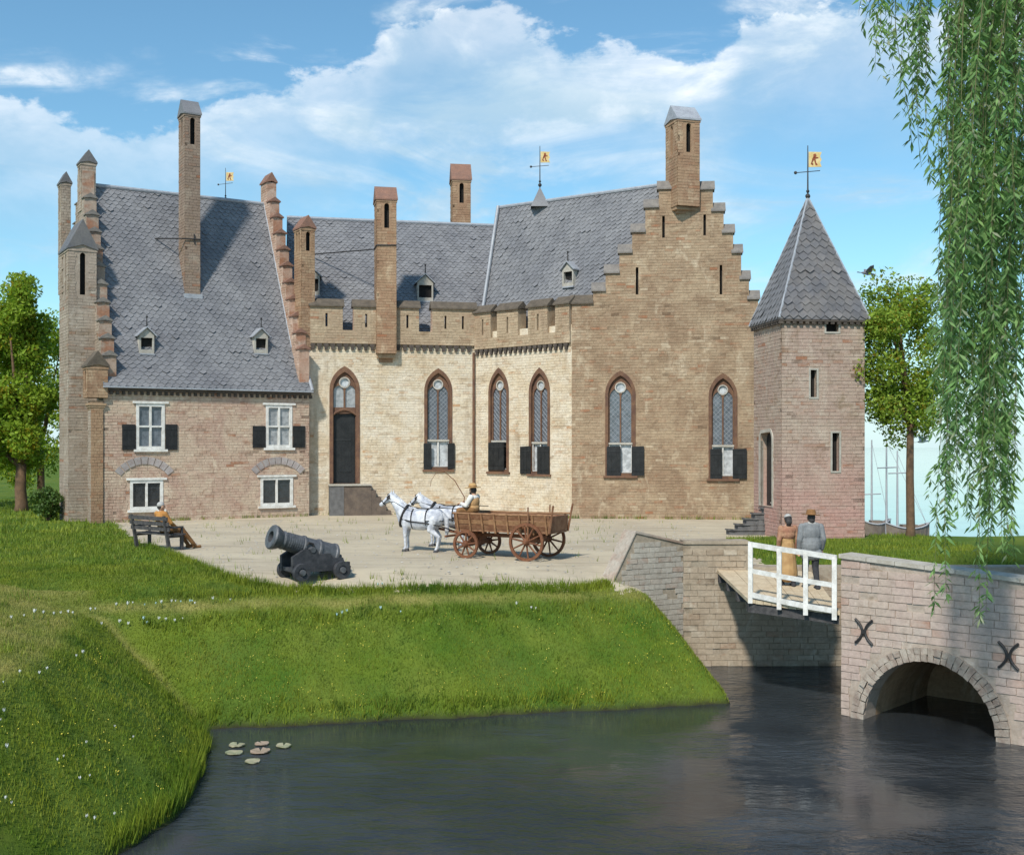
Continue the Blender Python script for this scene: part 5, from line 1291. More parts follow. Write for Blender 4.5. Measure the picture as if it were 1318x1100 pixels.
def bough(x0, ytop, ytip, s, dx, nleaf_m=26, seed=0, lean=0.0, sweep=0.0):
    """one hanging bough: a twig with lance-shaped leaves; pixels give where it hangs"""
    rr_ = random.Random(seed)
    y_leaf = ytop; ytop = min(ytop, -130); z_leaf = P(x0, y_leaf, s).z if y_leaf > 0 else 1e9
    top, tip = P(x0, ytop, s), P(x0 + dx, ytip, s)
    near = min((q for l in limbs for q in l[1:]), key=lambda q: (q - top).length)
    L = (tip - top).length; n = 14 if y_leaf > 0 else 10; pts = []
    for i in range(n + 1):
        t = i / n; p = top.lerp(tip, t); p += Vector((math.sin(t * 3.1) * lean + sweep * (1 - t) ** 2 + 0.05 * math.sin(t * 7 + seed), 0.10 * math.sin(t * 5 + seed * 1.7), 0)); pts.append(p)
    vs, fs = [], []
    def ad(a, b_): 
        o = len(vs); vs.extend(a); fs.extend([tuple(q + o for q in f) for f in b_])
    tw = MB(); tw.tube(pts, [0.010 * (1 - .7 * i / n) for i in range(n + 1)], 4); ntw = sum(len(f) == 4 for f in tw.f); ad(tw.v, [f for f in tw.f if len(f) == 4])
    if (near - top).length > .05:
        tw = MB(); tw.tube([near, near.lerp(top, .5) + Vector((0, 0, .35)), top], [.03, .024, .017], 5); q4 = [f for f in tw.f if len(f) == 4]; ntw += len(q4); ad(tw.v, q4)
    # side twigs
    twigs = [(pts, 0.0, 1.0)]
    for k in range(int(L * 1.7)):
        t = rr_.uniform(0, .85); i = int(t * n); p = pts[i]
        if p.z > z_leaf: continue
        l = rr_.uniform(.35, 1.25); a = rr_.uniform(0, 6.28)
        q = [p, p + Vector((math.cos(a) * .20, math.sin(a) * .20, -l * .32)), p + Vector((math.cos(a) * .27, math.sin(a) * .27, -l))]
        twigs.append((q, 0, 1))
    for q, _, _ in twigs:
        lq = sum((q[i + 1] - q[i]).length for i in range(len(q) - 1)); m = int(lq * nleaf_m)
        for k in range(m):
            t = rr_.random() * (len(q) - 1); i = min(int(t), len(q) - 2); p = q[i].lerp(q[i + 1], t - i)
            if p.z > z_leaf: continue
            a = rr_.uniform(0, 6.28); dwn = rr_.uniform(.45, 1.3); d = Vector((math.cos(a), math.sin(a), -dwn)).normalized()
            ll = rr_.uniform(.07, .19) + .08 * rr_.random(); side = d.cross(Vector((rr_.uniform(-1, 1), rr_.uniform(-1, 1), rr_.uniform(-1, 1)))).normalized() * ll * .115
            cv_ = Vector((0, 0, -.02))
            ad([p, p + d * ll * .45 + side, p + d * ll + cv_, p + d * ll * .45 - side], [(0, 1, 2, 3)])
    np_mesh('hanging_branch', np.array([tuple(v) for v in vs]), np.array(fs), [M['willow'], M['twig']], willow, mi=[1] * ntw + [0] * (len(fs) - ntw))
sd_ = 0
bl_ = []
for x, y in ((1096, 14), (1104, 40), (1121, 92), (1132, 60), (1146, 40)): bl_.append((x, -150, y, 77, 6))
for x, y in ((1158, 120), (1166, 165), (1172, 190), (1183, 150), (1190, 215), (1199, 235), (1176, 110)): bl_.append((x - 14, -130, y, R.uniform(70, 79), 14))
for k in range(12): bl_.append((R.uniform(1200, 1250), -140, R.uniform(180, 400), R.uniform(68, 80), R.uniform(-4, 16)))
for k in range(40): bl_.append((R.uniform(1236, 1335), -160, R.choice((R.uniform(260, 420), R.uniform(420, 640), R.uniform(560, 720))), R.uniform(62, 82), R.uniform(-14, 14)))
for k in range(14): bl_.append((R.uniform(1214, 1300), R.uniform(120, 260), R.uniform(520, 730), R.uniform(66, 80), R.uniform(-10, 12)))
for x, y0, y1 in ((1212, 230, 790), (1218, 300, 770), (1213, 330, 640), (1222, 250, 700), (1240, 200, 660), (1252, 240, 735), (1262, 220, 700), (1270, 330, 800), (1276, 380, 790), (1290, 200, 710), (1312, 200, 690), (1228, 260, 600), (1209, 380, 560), (1214, 350, 705)): bl_.append((x, y0, y1, R.uniform(72, 79), R.uniform(-6, 6)))
for k in range(8): bl_.append((R.uniform(1275, 1340), -150, R.uniform(420, 730), R.uniform(66, 80), R.uniform(-14, 10)))
for q in bl_:
    sd_ += 1; bough(*q, seed=sd_, lean=R.uniform(-.22, .22), nleaf_m=R.uniform(17, 26), sweep=R.uniform(.1, .8))

# ------------------------------------------------------------------ boats on the lake
def boat(px0, px1, s, masts, label, rot=0.0):
    c = PG((px0 + px1) / 2, s, LZ); t = thing('sailing_boat', label, 'boat', c, 'boats moored on the lake'); L = (px1 - px0) / s
    hb = MB(); n = 8
    for i in range(n + 1):
        x = -L / 2 + L * i / n; w = 0.42 * (1 - abs(2 * i / n - 1) ** 2.4) + .04; sh_ = 0.55 + .22 * (2 * i / n - 1) ** 2
        for y, z in ((-w * .5, -.3), (-w, sh_), (-w * .88, sh_), (-w * .8, sh_ - .15), (w * .8, sh_ - .15), (w * .88, sh_), (w, sh_), (w * .5, -.3)): hb.v.append(tuple(c + Vector((x, y, z))))
    for i in range(n):
        for k in range(8): a, b_ = i * 8 + k, i * 8 + (k + 1) % 8; hb.f.append((a, b_, b_ + 8, a + 8)); hb.mi.append(0)
    hb.f += [tuple(range(8)), tuple(range(n * 8, n * 8 + 8))]; hb.mi += [0, 0]
    hb.build('hull', M['boat'], t)
    r_ = MB(); 
    for sgn in (-1, 1): r_.tube([c + Vector((-L / 2 + L * i / n, sgn * (0.42 * (1 - abs(2 * i / n - 1) ** 2.4) + .05), .57 + .22 * (2 * i / n - 1) ** 2)) for i in range(n + 1)], .035, 5)
    r_.build('gunwale', M['mast'], t)
    cb_ = MB(); cb_.box(Fr(c, (1, 0, 0)), -L * .15, L * .2, .3, .72, -.22, .22); cb_.build('cabin', M['boat'], t)
    for mx, my, yard in masts:
        p = P(mx, my, s); h_ = p.z - c.z; b0 = Vector((p.x, c.y, c.z + .3)); m_ = MB(); m_.tube([b0, Vector((p.x, c.y, p.z))], [.055, .03], 6); mo_ = m_.build('mast', M['mast'], t)
        for q in yard: y_ = MB(); z_ = P(mx, q, s).z; y_.tube([Vector((p.x - .4, c.y - .02, z_)), Vector((p.x + .42, c.y - .02, z_ + .03))], .028, 5); y_.build('yard', M['mast'], mo_)
        st = MB(); st.tube([Vector((p.x, c.y, p.z - .1)), c + Vector((L * .45, 0, .7))], .010, 4); st.build('stay', M['mast'], mo_)
boat(1106, 1146, 28.0, [(1122, 566, (636,))], 'dark low sailing boat with one mast right beside the tower')
boat(1140, 1196, 29.5, [(1141, 566, (602,)), (1155, 580, (609,))], 'two-masted wooden boat moored behind the slender tree trunk')

# ------------------------------------------------------------------ birds
def bird(px, py, s, span, label, col, ang, dihed):
    c = P(px, py, s); t = thing('flying_bird', label, 'bird', c, 'birds in the air')
    rz = Matrix.Rotation(ang, 3, 'Y'); f = lambda x, y, z: c + rz @ Vector((x * span, y * span, z * span))
    b_ = MB(); b_.lathe(f(.26, 0, 0), f(-1, 0, 0) - f(0, 0, 0), [(0, .004), (.05 * span, .03 * span), (.1 * span, .035 * span), (.14 * span, .03 * span), (.26 * span, .065 * span), (.42 * span, .045 * span), (.5 * span, .012 * span)], 10); b_.build('body', M[col], t, smooth=True)
    k = MB(); k.lathe(f(.25, 0, 0), f(1, 0, 0) - f(0, 0, 0), [(0, .012 * span), (.06 * span, .003)], 6); k.build('beak', M['straw'], t)
    for sgn in (-1, 1):
        w = MB(); q = [(.10, 0, .02), (.12, sgn * .22, dihed * .22 + .04), (.02, sgn * .5, dihed * .42), (-.06, sgn * .36, dihed * .36), (-.10, sgn * .18, dihed * .2), (-.10, 0, .0)]
        w.prism([f(*p) for p in q], f(0, 0, -.014) - f(0, 0, 0)); w.build('wing', M[col], t)
    tl = MB(); tl.prism([f(-.20, -.02, 0), f(-.36, -.07, 0), f(-.38, 0, 0), f(-.36, .07, 0), f(-.20, .02, 0)], f(0, 0, -.012) - f(0, 0, 0)); tl.build('tail', M[col], t)
bird(1117, 352, 34, 1.1, 'grey bird gliding high beside the tower roof', 'bird', 0.15, 0.55)
bird(1188, 568, 36, 0.85, 'small pale bird flying low beside the tree trunk', 'birdw', -0.1, 0.6)

# ------------------------------------------------------------------ bodies: one continuous surface out of tapered limbs
def fused(prims, voxel, smooth=4):
    mb = MB()
    for p in prims:
        if p[0] == 'c':
            _, a, b, r0, r1 = p; a, b = Vector(a), Vector(b); ax = b - a; L = ax.length; n = 4
            pr = [(-r0 * math.cos(math.pi / 2 * i / n), max(.001, r0 * math.sin(math.pi / 2 * i / n))) for i in range(n + 1)] + [(L + r1 * math.sin(math.pi / 2 * i / n), max(.001, r1 * math.cos(math.pi / 2 * i / n))) for i in range(n + 1)]
            mb.lathe(a, ax, pr, 12)
        else:
            mb.ball(p[1], p[2], 14, 10, rot=p[3] if len(p) > 3 else None)
    me = bpy.data.meshes.new('tmp'); me.from_pydata(mb.v, [], mb.f); o = bpy.data.objects.new('tmp', me); COL.objects.link(o)
    bm = bmesh.new(); bm.from_mesh(me); bmesh.ops.remove_doubles(bm, verts=bm.verts, dist=1e-4); bmesh.ops.recalc_face_normals(bm, faces=bm.faces); bm.to_mesh(me); bm.free()
    r = o.modifiers.new('r', 'REMESH'); r.mode = 'VOXEL'; r.voxel_size = voxel; s = o.modifiers.new('s', 'SMOOTH'); s.factor = .5; s.iterations = smooth
    dg = bpy.context.evaluated_depsgraph_get(); dg.update(); out = bpy.data.meshes.new_from_object(o.evaluated_get(dg))
    bpy.data.objects.remove(o); bpy.data.meshes.remove(me)
    out.polygons.foreach_set('use_smooth', [True] * len(out.polygons))
    return out
def limb_obj(name, prims, mat, parent, voxel=.012, smooth=3):
    me = fused(prims, voxel, smooth); me.name = name; me.materials.clear(); me.materials.append(mat)
    o = bpy.data.objects.new(name, me); COL.objects.link(o); o.parent = parent; ORG[o.name] = Vector(); return o
def hand(w, d, side, curl=.5):
    """palm, four unequal bent fingers and a thumb leaving the side of the palm; w wrist, d direction"""
    w, d = Vector(w), Vector(d).normalized(); s = Vector((1, 0, 0)) - d * d.x; s = s.normalized() if s.length > .1 else Vector((0, 1, 0)); nrm = d.cross(s)
    out = [('c', w, w + d * .05, .026, .03), ('c', w + d * .05 - s * .02, w + d * .085 - s * .025, .02, .018), ('c', w + d * .05 + s * .02, w + d * .085 + s * .025, .02, .018)]
    for k, l in enumerate((.062, .075, .07, .054)):
        b = w + d * .085 + s * (-.03 + .02 * k); m = b + d * l * .55 + nrm * .01 * curl * 2; e = m + d * l * .4 + nrm * l * .6 * curl
        out += [('c', b, m, .0095, .009), ('c', m, e, .009, .008)]
    t0 = w + d * .03 - s * .03 * side; t1 = t0 + d * .035 - s * .035 * side; out += [('c', t0, t1, .014, .011), ('c', t1, t1 + d * .03 - s * .005 * side, .011, .009)]
    return out
def head(c, f, sc=1.0):
    """skull, jaw, nose, ears, neck handled by the caller; f is the facing direction (horizontal)"""
    c, f = Vector(c), Vector(f).normalized(); l = Vector((-f.y, f.x, 0)); rot = Matrix((f, l, Vector((0, 0, 1)))).transposed()
    return [('e', c, (.098, .078, .115), rot), ('e', c + f * .03 + Vector((0, 0, -.06)), (.062, .055, .062), rot), ('c', c + f * .092 + Vector((0, 0, .012)), c + f * .115 + Vector((0, 0, -.025)), .010, .014),
            ('e', c + l * .08 + Vector((0, 0, -.01)), (.018, .012, .03), rot), ('e', c - l * .08 + Vector((0, 0, -.01)), (.018, .012, .03), rot), ('e', c + f * .085 + Vector((0, 0, -.06)), (.016, .026, .010), rot), ('e', c + f * .078 + Vector((0, 0, .032)), (.02, .05, .012), rot)]
def eyes(t, c, f):
    c, f = Vector(c), Vector(f).normalized(); l = Vector((-f.y, f.x, 0)); mb = MB()
    for s in (-1, 1): mb.ball(c + f * .088 + l * .032 * s + Vector((0, 0, .008)), .011, 8, 5)
    mb.build('eyes', M['black'], t)

def person_stand(name, label, loc, rotz, kind, sc=1.0):
    t = thing(name, label, 'person', (0, 0, 0), 'couple on the drawbridge'); ORG[t.name] = Vector()
    f = (0, 1, 0); hc = (0, .02, 1.60); st = .13 if kind == 'm' else .10
    sh = .205 if kind == 'm' else .165
    J = dict(hl=(-.09, 0, .92), hr=(.09, 0, .92), kl=(-.10, st * .6 + .03, .50), kr=(.10, -st * .2 + .04, .50), al=(-.10, st, .09), ar=(.10, -st, .10), sl=(-sh, 0, 1.40), sr=(sh, 0, 1.40),
             el=(-sh - .06, -.03, 1.13), er=(sh + .06, -.03, 1.13), wl=(-sh - .05, .06, .90), wr=(sh + .05, .06, .90))
    body = head(hc, f) + [('c', (0, 0, 1.40), (0, .01, 1.53), .06, .052), ('e', (0, 0, 1.28), (sh * .92, .115, .22)), ('e', (0, 0, 1.04), (.15, .105, .17)), ('e', (0, 0, .93), (.165, .12, .12)),
            ('c', J['sl'], J['el'], .055, .042), ('c', J['el'], J['wl'], .042, .028), ('c', J['sr'], J['er'], .055, .042), ('c', J['er'], J['wr'], .042, .028),
            ('c', J['hl'], J['kl'], .088, .055), ('c', J['kl'], J['al'], .055, .036), ('c', J['hr'], J['kr'], .088, .055), ('c', J['kr'], J['ar'], .055, .036),
            ('c', Vector(J['al']) + Vector((0, -.03, -.045)), Vector(J['al']) + Vector((0, .15, -.055)), .04, .03), ('c', Vector(J['ar']) + Vector((0, -.03, -.05)), Vector(J['ar']) + Vector((0, .15, -.06)), .04, .03)]
    body += hand(J['wl'], (0, .15, -1), -1) + hand(J['wr'], (0, .15, -1), 1)
    limb_obj('body', body, M['skin'], t, .0085, 2); eyes(t, hc, f)
    arms = lambda g: [('c', J['sl'], J['el'], .07 + g, .056 + g), ('c', J['el'], Vector(J['wl']).lerp(Vector(J['el']), .12), .056 + g, .044 + g), ('c', J['sr'], J['er'], .07 + g, .056 + g), ('c', J['er'], Vector(J['wr']).lerp(Vector(J['er']), .12), .056 + g, .044 + g)]
    legs = [('c', J['hl'], J['kl'], .105, .075), ('c', J['kl'], J['al'], .075, .055), ('c', J['hr'], J['kr'], .105, .075), ('c', J['kr'], J['ar'], .075, .055)]
    boots = [('c', Vector(J[a]) + Vector((0, -.035, -.04)), Vector(J[a]) + Vector((0, .16, -.05)), .05, .04) for a in ('al', 'ar')] + [('c', Vector(J[a]) + Vector((0, 0, .0)), Vector(J[a]) + Vector((0, 0.0, .12)), .055, .06) for a in ('al', 'ar')]
    limb_obj('boots', boots, M['darkcl'], t)
    if kind == 'm':
        limb_obj('trousers', legs + [('e', (0, 0, .95), (.18, .13, .12))], M['darkcl'], t)
        limb_obj('coat', arms(.012) + [('e', (0, 0, 1.27), (.235, .155, .25)), ('e', (0, -.01, 1.02), (.225, .165, .26)), ('c', (-.1, -.01, .80), (.1, -.01, .80), .15, .15), ('c', (-.12, -.02, 1.43), (.12, -.02, 1.43), .075, .075)], M['greycoat'], t)
        limb_obj('collar', [('c', (-.05, -.03, 1.475), (.05, -.03, 1.475), .055, .055)], M['greycap'], t)
        limb_obj('hair', [('e', (0, -.02, 1.62), (.087, .098, .105)), ('e', (0, -.06, 1.55), (.07, .05, .07))], M['hair'], t)
        hm = MB(); hm.lathe((0, 0.01, 1.66), (0.05, .05, 1), [(0, .10), (.005, .205), (.018, .205), (.022, .112), (.09, .10), (.125, .085), (.13, .02)], 18); hm.build('hat', M['brown'], t, smooth=True)
    else:
        limb_obj('dress', [('e', (0, 0, 1.10), (.155, .125, .20)), ('c', (0, 0, 1.0), (0, 0, .34), .16, .235), ('e', (0, 0, .30), (.24, .23, .08))], M['yellowc'], t)
        limb_obj('shawl', arms(.006) + [('e', (0, -.01, 1.34), (.205, .14, .13)), ('e', (0, -.03, 1.25), (.17, .13, .14))], M['rust'], t)
        limb_obj('hair', [('e', (0, -.015, 1.625), (.092, .108, .105)), ('e', (0, -.08, 1.55), (.075, .06, .085)), ('e', (0, -.05, 1.48), (.06, .05, .06))], M['hair'], t)
        limb_obj('headscarf', [('e', (0, .0, 1.67), (.088, .10, .078))], M['greycap'], t)
    t.location = loc; t.rotation_euler = (0, 0, rotz); t.scale = (sc,) * 3
    return t
pw = PG(1014, 54.0); pm = PG(1044, 54.6)
def deck_z(p):
    t = (p.y - d_f0.y) / (d_b0.y - d_f0.y); u_ = min(1, max(0, (p.x - d_f0.x) / 1.6)); return d_f0.lerp(d_f1, u_).lerp(d_b0.lerp(d_b1, u_), t).z
person_stand('person', 'person in ochre dress and rust shawl with dark hair, seen from behind on the drawbridge', (pw.x, pw.y, deck_z(pw) + .01), 0.12, 'w', 1.0)
person_stand('person', 'person in grey coat and brown brimmed hat, seen from behind on the drawbridge', (pm.x, pm.y, deck_z(pm) + .01), 0.05, 'm', 1.06)

# ------------------------------------------------------------------ bench and sitter
bc = PG(197, 43.5); bc.z = float(hgt(bc.x, bc.y)); bench = thing('park_bench', 'dark wooden bench seen from behind at the grass edge', 'bench', (0, 0, 0)); ORG[bench.name] = Vector()
for k, (y, z) in enumerate(((.0, .46), (.14, .45), (.28, .45), (.42, .46))):
    m_ = MB(); m_.box(LF, -.9, .9, z - .02, z + .02, -y - .055, -y + .055); m_.build('seat_slat', M['benchwood'], bench)
for k, (y, z) in enumerate(((-.10, .62), (-.14, .77), (-.18, .92))):
    m_ = MB(); m_.box(LF, -.93, .93, z - .055, z + .055, -y - .018, -y + .018); m_.build('back_slat', M['benchwood'], bench)
for x in (-.78, .78):
    m_ = MB(); m_.prism([Vector((x - .04, -.05, 0)), Vector((x - .04, .05, 0)), Vector((x - .04, -.04, .45)), Vector((x - .04, -.16, 1.0)), Vector((x - .04, -.225, 1.0)), Vector((x - .04, -.12, .42))], Vector((.08, 0, 0)))
    m_.box(LF, x - .04, x + .04, 0, .43, -.46, -.38); m_.box(LF, x - .038, x + .038, .37, .428, -.38, .06)
    m_.box(LF, x - .038, x + .038, .64, .69, -.46, .12); m_.box(LF, x - .03, x + .03, .43, .64, -.45, -.40); m_.build('frame', M['benchwood'], bench)
BR = math.radians(-38)
bench.location = bc; bench.rotation_euler = (0, 0, BR); bench.scale = (1.02, 1.02, 1.02)
sit = thing('person', 'person in ochre jacket and brown trousers lounging on the dark bench', 'person', (0, 0, 0)); ORG[sit.name] = Vector()
f = (0.25, 1, 0); hc = (0.02, -.02, 1.17)
S = dict(hl=(-.10, .12, .55), hr=(.10, .12, .55), kl=(-.05, .58, .56), kr=(.16, .60, .54), al=(.02, .92, .12), ar=(.26, .98, .10), sl=(-.19, -.02, .98), sr=(.19, -.02, .98), el=(-.27, .08, .74), er=(.27, .12, .74), wl=(-.12, .32, .64), wr=(.14, .36, .64))
lw_ = lambda k, a: [('c', S['h' + k], S['k' + k], .088 + a, .058 + a), ('c', S['k' + k], S['a' + k], .056 + a, .038 + a)]
aw_ = lambda k, a: [('c', S['s' + k], S['e' + k], .055 + a, .043 + a), ('c', S['e' + k], S['w' + k], .042 + a, .03 + a)]
body = head(hc, f) + [('c', (0, -.03, .98), (.01, -.02, 1.1), .06, .052), ('e', (0, .0, .86), (.18, .12, .2)), ('e', (0, .08, .62), (.165, .14, .14))] + lw_('l', 0) + lw_('r', 0) + aw_('l', 0) + aw_('r', 0) + hand(S['wl'], (.2, 1, -.35), -1) + hand(S['wr'], (0, 1, -.35), 1) + [('c', Vector(S['a' + k]) + Vector((0, -.02, -.05)), Vector(S['a' + k]) + Vector((.03, .14, -.03)), .04, .032) for k in 'lr']
limb_obj('body', body, M['skin'], sit, .0085, 2); eyes(sit, hc, f)
limb_obj('jacket', aw_('l', .018) + aw_('r', .018) + [('e', (0, .0, .86), (.205, .145, .22)), ('e', (0, .06, .66), (.185, .155, .14))], M['orange'], sit)
limb_obj('trousers', lw_('l', .016) + lw_('r', .016) + [('e', (0, .1, .57), (.185, .15, .11))], M['brown'], sit)
limb_obj('shoes', [('c', Vector(S['a' + k]) + Vector((0, -.03, -.05)), Vector(S['a' + k]) + Vector((.03, .16, -.03)), .05, .042) for k in 'lr'], M['brown'], sit)
limb_obj('cap', [('e', (0.0, -.03, 1.215), (.10, .112, .085))], M['greycap'], sit)
limb_obj('hair', [('e', (0, -.05, 1.17), (.088, .085, .09))], M['hair'], sit)
sit.rotation_euler = (0, 0, BR); sit.location = Vector(bc) + Matrix.Rotation(BR, 3, 'Z') @ Vector((.30, .08, -.035)); sit.scale = (1.08, 1.0, 1.12)

# ------------------------------------------------------------------ the cannon
cg = PG(397, 53.2); cg.z = float(hgt(cg.x, cg.y)); gun = thing('cannon', 'old black cannon on a low four wheeled carriage in the courtyard', 'cannon', (0, 0, 0)); ORG[gun.name] = Vector()
el_ = math.radians(18); ax = Vector((math.cos(el_), 0, math.sin(el_))); p0 = Vector((-.76, 0, .56))
bm_ = MB(); bm_.lathe(p0, ax, [(-.20, .03), (-.17, .075), (-.12, .085), (-.08, .05), (-.05, .10), (0, .26), (.05, .315), (.10, .315), (.12, .29), (.5, .275), (.52, .30), (.58, .30), (.60, .265), (.95, .25), (.97, .275), (1.02, .275), (1.04, .24), (1.5, .225), (1.56, .245), (1.62, .225), (1.70, .27), (1.78, .31), (1.86, .325), (1.90, .30), (1.90, .15), (1.55, .14)], 28)
bo = bm_.build('barrel', M['gun'], gun, smooth=True); 
try: bo.data.set_sharp_from_angle(angle=math.radians(35))
except Exception: pass
bb_ = MB(); bb_.lathe(p0 + ax * 1.56, ax, [(0, .139), (.02, .139)], 20); bb_.build('bore', M['hole'], bo)
tr_ = MB(); q = p0 + ax * .86; tr_.tube([q + Vector((0, -.42, -.04)), q + Vector((0, .42, -.04))], .075, 12); tr_.build('trunnion', M['gun'], bo)
wr_ = MB()
for k in range(7): wr_.lathe(p0 + ax * (1.06 + .06 * k), ax, [(0, .246 - .002 * k), (.025, .250 - .002 * k), (.05, .246 - .002 * k)], 24)
wr_.build('reinforce_rings', M['gun'], bo)
for s_ in (-1, 1):
    c_ = MB(); pr = [(-1.0, .22), (.62, .22), (.62, .62), (.30, .80), (-.05, .80), (-.12, .66), (-.45, .66), (-.5, .54), (-.8, .54), (-.84, .42), (-1.0, .42)]
    c_.prism([Vector((x, s_ * .34 - .06, z)) for x, z in pr], Vector((0, .12, 0))); c_.build('cheek', M['gunwood'], gun)
    sq = MB(); sq.tube([p0 + ax * .76 + Vector((0, s_ * .34 - .07, .03)), p0 + ax * .80 + Vector((0, s_ * .34 - .07, .12)), p0 + ax * .92 + Vector((0, s_ * .34 - .07, .12)), p0 + ax * .97 + Vector((0, s_ * .34 - .07, .03))], .03, 6); sq.build('trunnion_cap', M['iron'], gun)
bd = MB(); bd.box(LF, -.95, .6, .24, .34, -.28, .28); bd.build('bed', M['gunwood'], gun)
qn = MB(); qn.prism([Vector((-.95, -.12, .342)), Vector((-.35, -.12, .342)), Vector((-.95, -.12, .48))], Vector((0, .24, 0))); qn.build('quoin', M['gunwood'], gun)
for x in (-.72, .42):
    a_ = MB(); a_.tube([Vector((x, -.56, .23)), Vector((x, .56, .23))], .06, 8); a_.build('axle', M['gunwood'], gun)
    for s_ in (-1, 1):
        w_ = MB(); w_.lathe(Vector((x, s_ * .42, .23)), (0, s_, 0), [(0, .1), (0, .225), (.02, .235), (.11, .235), (.13, .225), (.13, .12), (.11, .11)], 20); wo_ = w_.build('wheel', M['gunwood'], gun)
        h_ = MB(); h_.lathe(Vector((x, s_ * .53, .23)), (0, s_, 0), [(0, .085), (.06, .075), (.065, .02)], 12); h_.build('hub', M['gun'], wo_)
rp = MB(); rp.tube([Vector((-.9, .42, .35)), Vector((-1.05, .3, .28)), Vector((-1.1, 0, .25)), Vector((-1.05, -.3, .28)), Vector((-.9, -.42, .35))], .03, 6); rp.build('breeching_rope', M['iron'], gun)
gun.rotation_euler = (0, 0, math.atan2(-.58, -.82)); gun.location = cg; gun.scale = (.93,) * 3

# ------------------------------------------------------------------ wagon
wc = Vector((-0.12, 32.0, 0)); wa_ = math.atan2(.45, -.89)
wag = thing('farm_wagon', 'brown wooden four wheeled wagon with slatted sides, drawn by two white horses', 'wagon', (0, 0, 0)); ORG[wag.name] = Vector()
# local: x forward, y left (towards the court), z up
def wheel(x, y, r, n):
    m_ = MB(); m_.lathe(Vector((x, y - .035, r)), (0, 1, 0), [(0, r - .075), (0, r), (.07, r), (.07, r - .075), (0, r - .075)], 28, cap=False); o = m_.build('wheel', M['wood_dk'], wag)
    h_ = MB(); h_.lathe(Vector((x, y - .13, r)), (0, 1, 0), [(0, .05), (.03, .075), (.09, .1), (.17, .1), (.23, .075), (.26, .05)], 12); h_.build('hub', M['wood_dk'], o)
    for k in range(n):
        an = 2 * math.pi * (k + .3) / n; s_ = MB(); d = Vector((math.cos(an), 0, math.sin(an))); s_.tube([Vector((x, y, r)) + d * .08, Vector((x, y, r)) + d * (r - .06)], [.03, .022], 6); s_.build('spoke', M['wood_dk'], o)
RW, FWd = .53, .40
for s_ in (1, -1):
    wheel(-.95, s_ * .72, RW, 10); wheel(.98, s_ * .70, FWd, 9)
a_ = MB(); a_.box(LF, -1.01, -.89, RW - .06, RW + .06, -.70, .70); a_.build('axle', M['wood_dk'], wag)
a_ = MB(); a_.box(LF, .92, 1.04, FWd - .06, FWd + .06, -.68, .68); a_.build('axle', M['wood_dk'], wag)
ud = MB(); ud.box(LF, -1.2, 1.2, .58, .68, -.08, .08); ud.box(LF, -.99, -.91, .5, .76, -.5, .5); ud.box(LF, .94, 1.02, .42, .76, -.5, .5); ud.build('undercarriage', M['wood_dk'], wag)
fl = MB(); fl.box(LF, -1.62, 1.42, .76, .82, -.52, .52); fl.build('bed', M['wood'], wag)
for s_ in (1, -1):
    lean = .12
    for k in range(3):
        m_ = MB(); z0, z1 = .83 + .14 * k, .83 + .14 * (k + 1) - .015; y0, y1 = .50 + lean * k / 3, .50 + lean * (k + 1) / 3
        m_.prism([Vector((-1.62, s_ * y0, z0)), Vector((-1.62, s_ * (y0 + .03), z0)), Vector((-1.62, s_ * (y1 + .03), z1)), Vector((-1.62, s_ * y1, z1))], Vector((3.02, 0, 0))); m_.build('side_board', M['wood'] if k != 1 else M['wood_lt'], wag)
    for k in range(8):
        x = -1.5 + .4 * k; m_ = MB(); m_.prism([Vector((x - .025, s_ * .53, .72)), Vector((x + .025, s_ * .53, .72)), Vector((x + .025, s_ * .665, 1.27)), Vector((x - .025, s_ * .665, 1.27))], Vector((0, s_ * .035, 0))); m_.build('stake', M['wood_lt'], wag)
    tp = MB(); tp.tube([Vector((-1.68, s_ * .64, 1.28)), Vector((-.5, s_ * .64, 1.255)), Vector((1.44, s_ * .63, 1.27))], .032, 6); tp.build('top_rail', M['wood_lt'], wag)
    pst = MB(); pst.tube([Vector((-1.60, s_ * .62, .78)), Vector((-1.74, s_ * .66, 1.55))], [.04, .03], 6); pst.build('tail_post', M['wood'], wag)
    pst = MB(); pst.tube([Vector((-.98, s_ * .70, .60)), Vector((-1.0, s_ * .72, 1.5))], [.03, .022], 6); pst.build('standard', M['wood'], wag)
for x in (-1.63, 1.40):
    m_ = MB(); m_.prism([Vector((x, -.5, .83)), Vector((x, .5, .83)), Vector((x, .61, 1.24)), Vector((x, -.61, 1.24))], Vector((.03, 0, 0))); m_.build('end_board', M['wood'], wag)
st = MB(); st.box(LF, .92, 1.3, 1.20, 1.24, -.6, .6); st.build('seat', M['wood_lt'], wag)
iw = lambda x, y, z: Matrix.Rotation(-wa_, 3, 'Z') @ (Vector((x, y, z)) - wc)
pl = MB(); pl.tube([Vector((.9, 0, .48)), iw(-1.5, 33.3, .60), iw(-3.35, 35.0, .84)], [.05, .045, .035], 8); pl.build('draught_pole', M['wood_dk'], wag)
sb = MB(); sb.tube([Vector((1.62, -.75, .60)), Vector((1.62, .75, .60))], .035, 6); sb.build('splinter_bar', M['wood_dk'], wag)
wag.location = wc; wag.rotation_euler = (0, 0, wa_); wag.scale = (.96, .96, .96)
def wl(x, y, z): return wc + Matrix.Rotation(wa_, 3, 'Z') @ Vector((x, y, z))
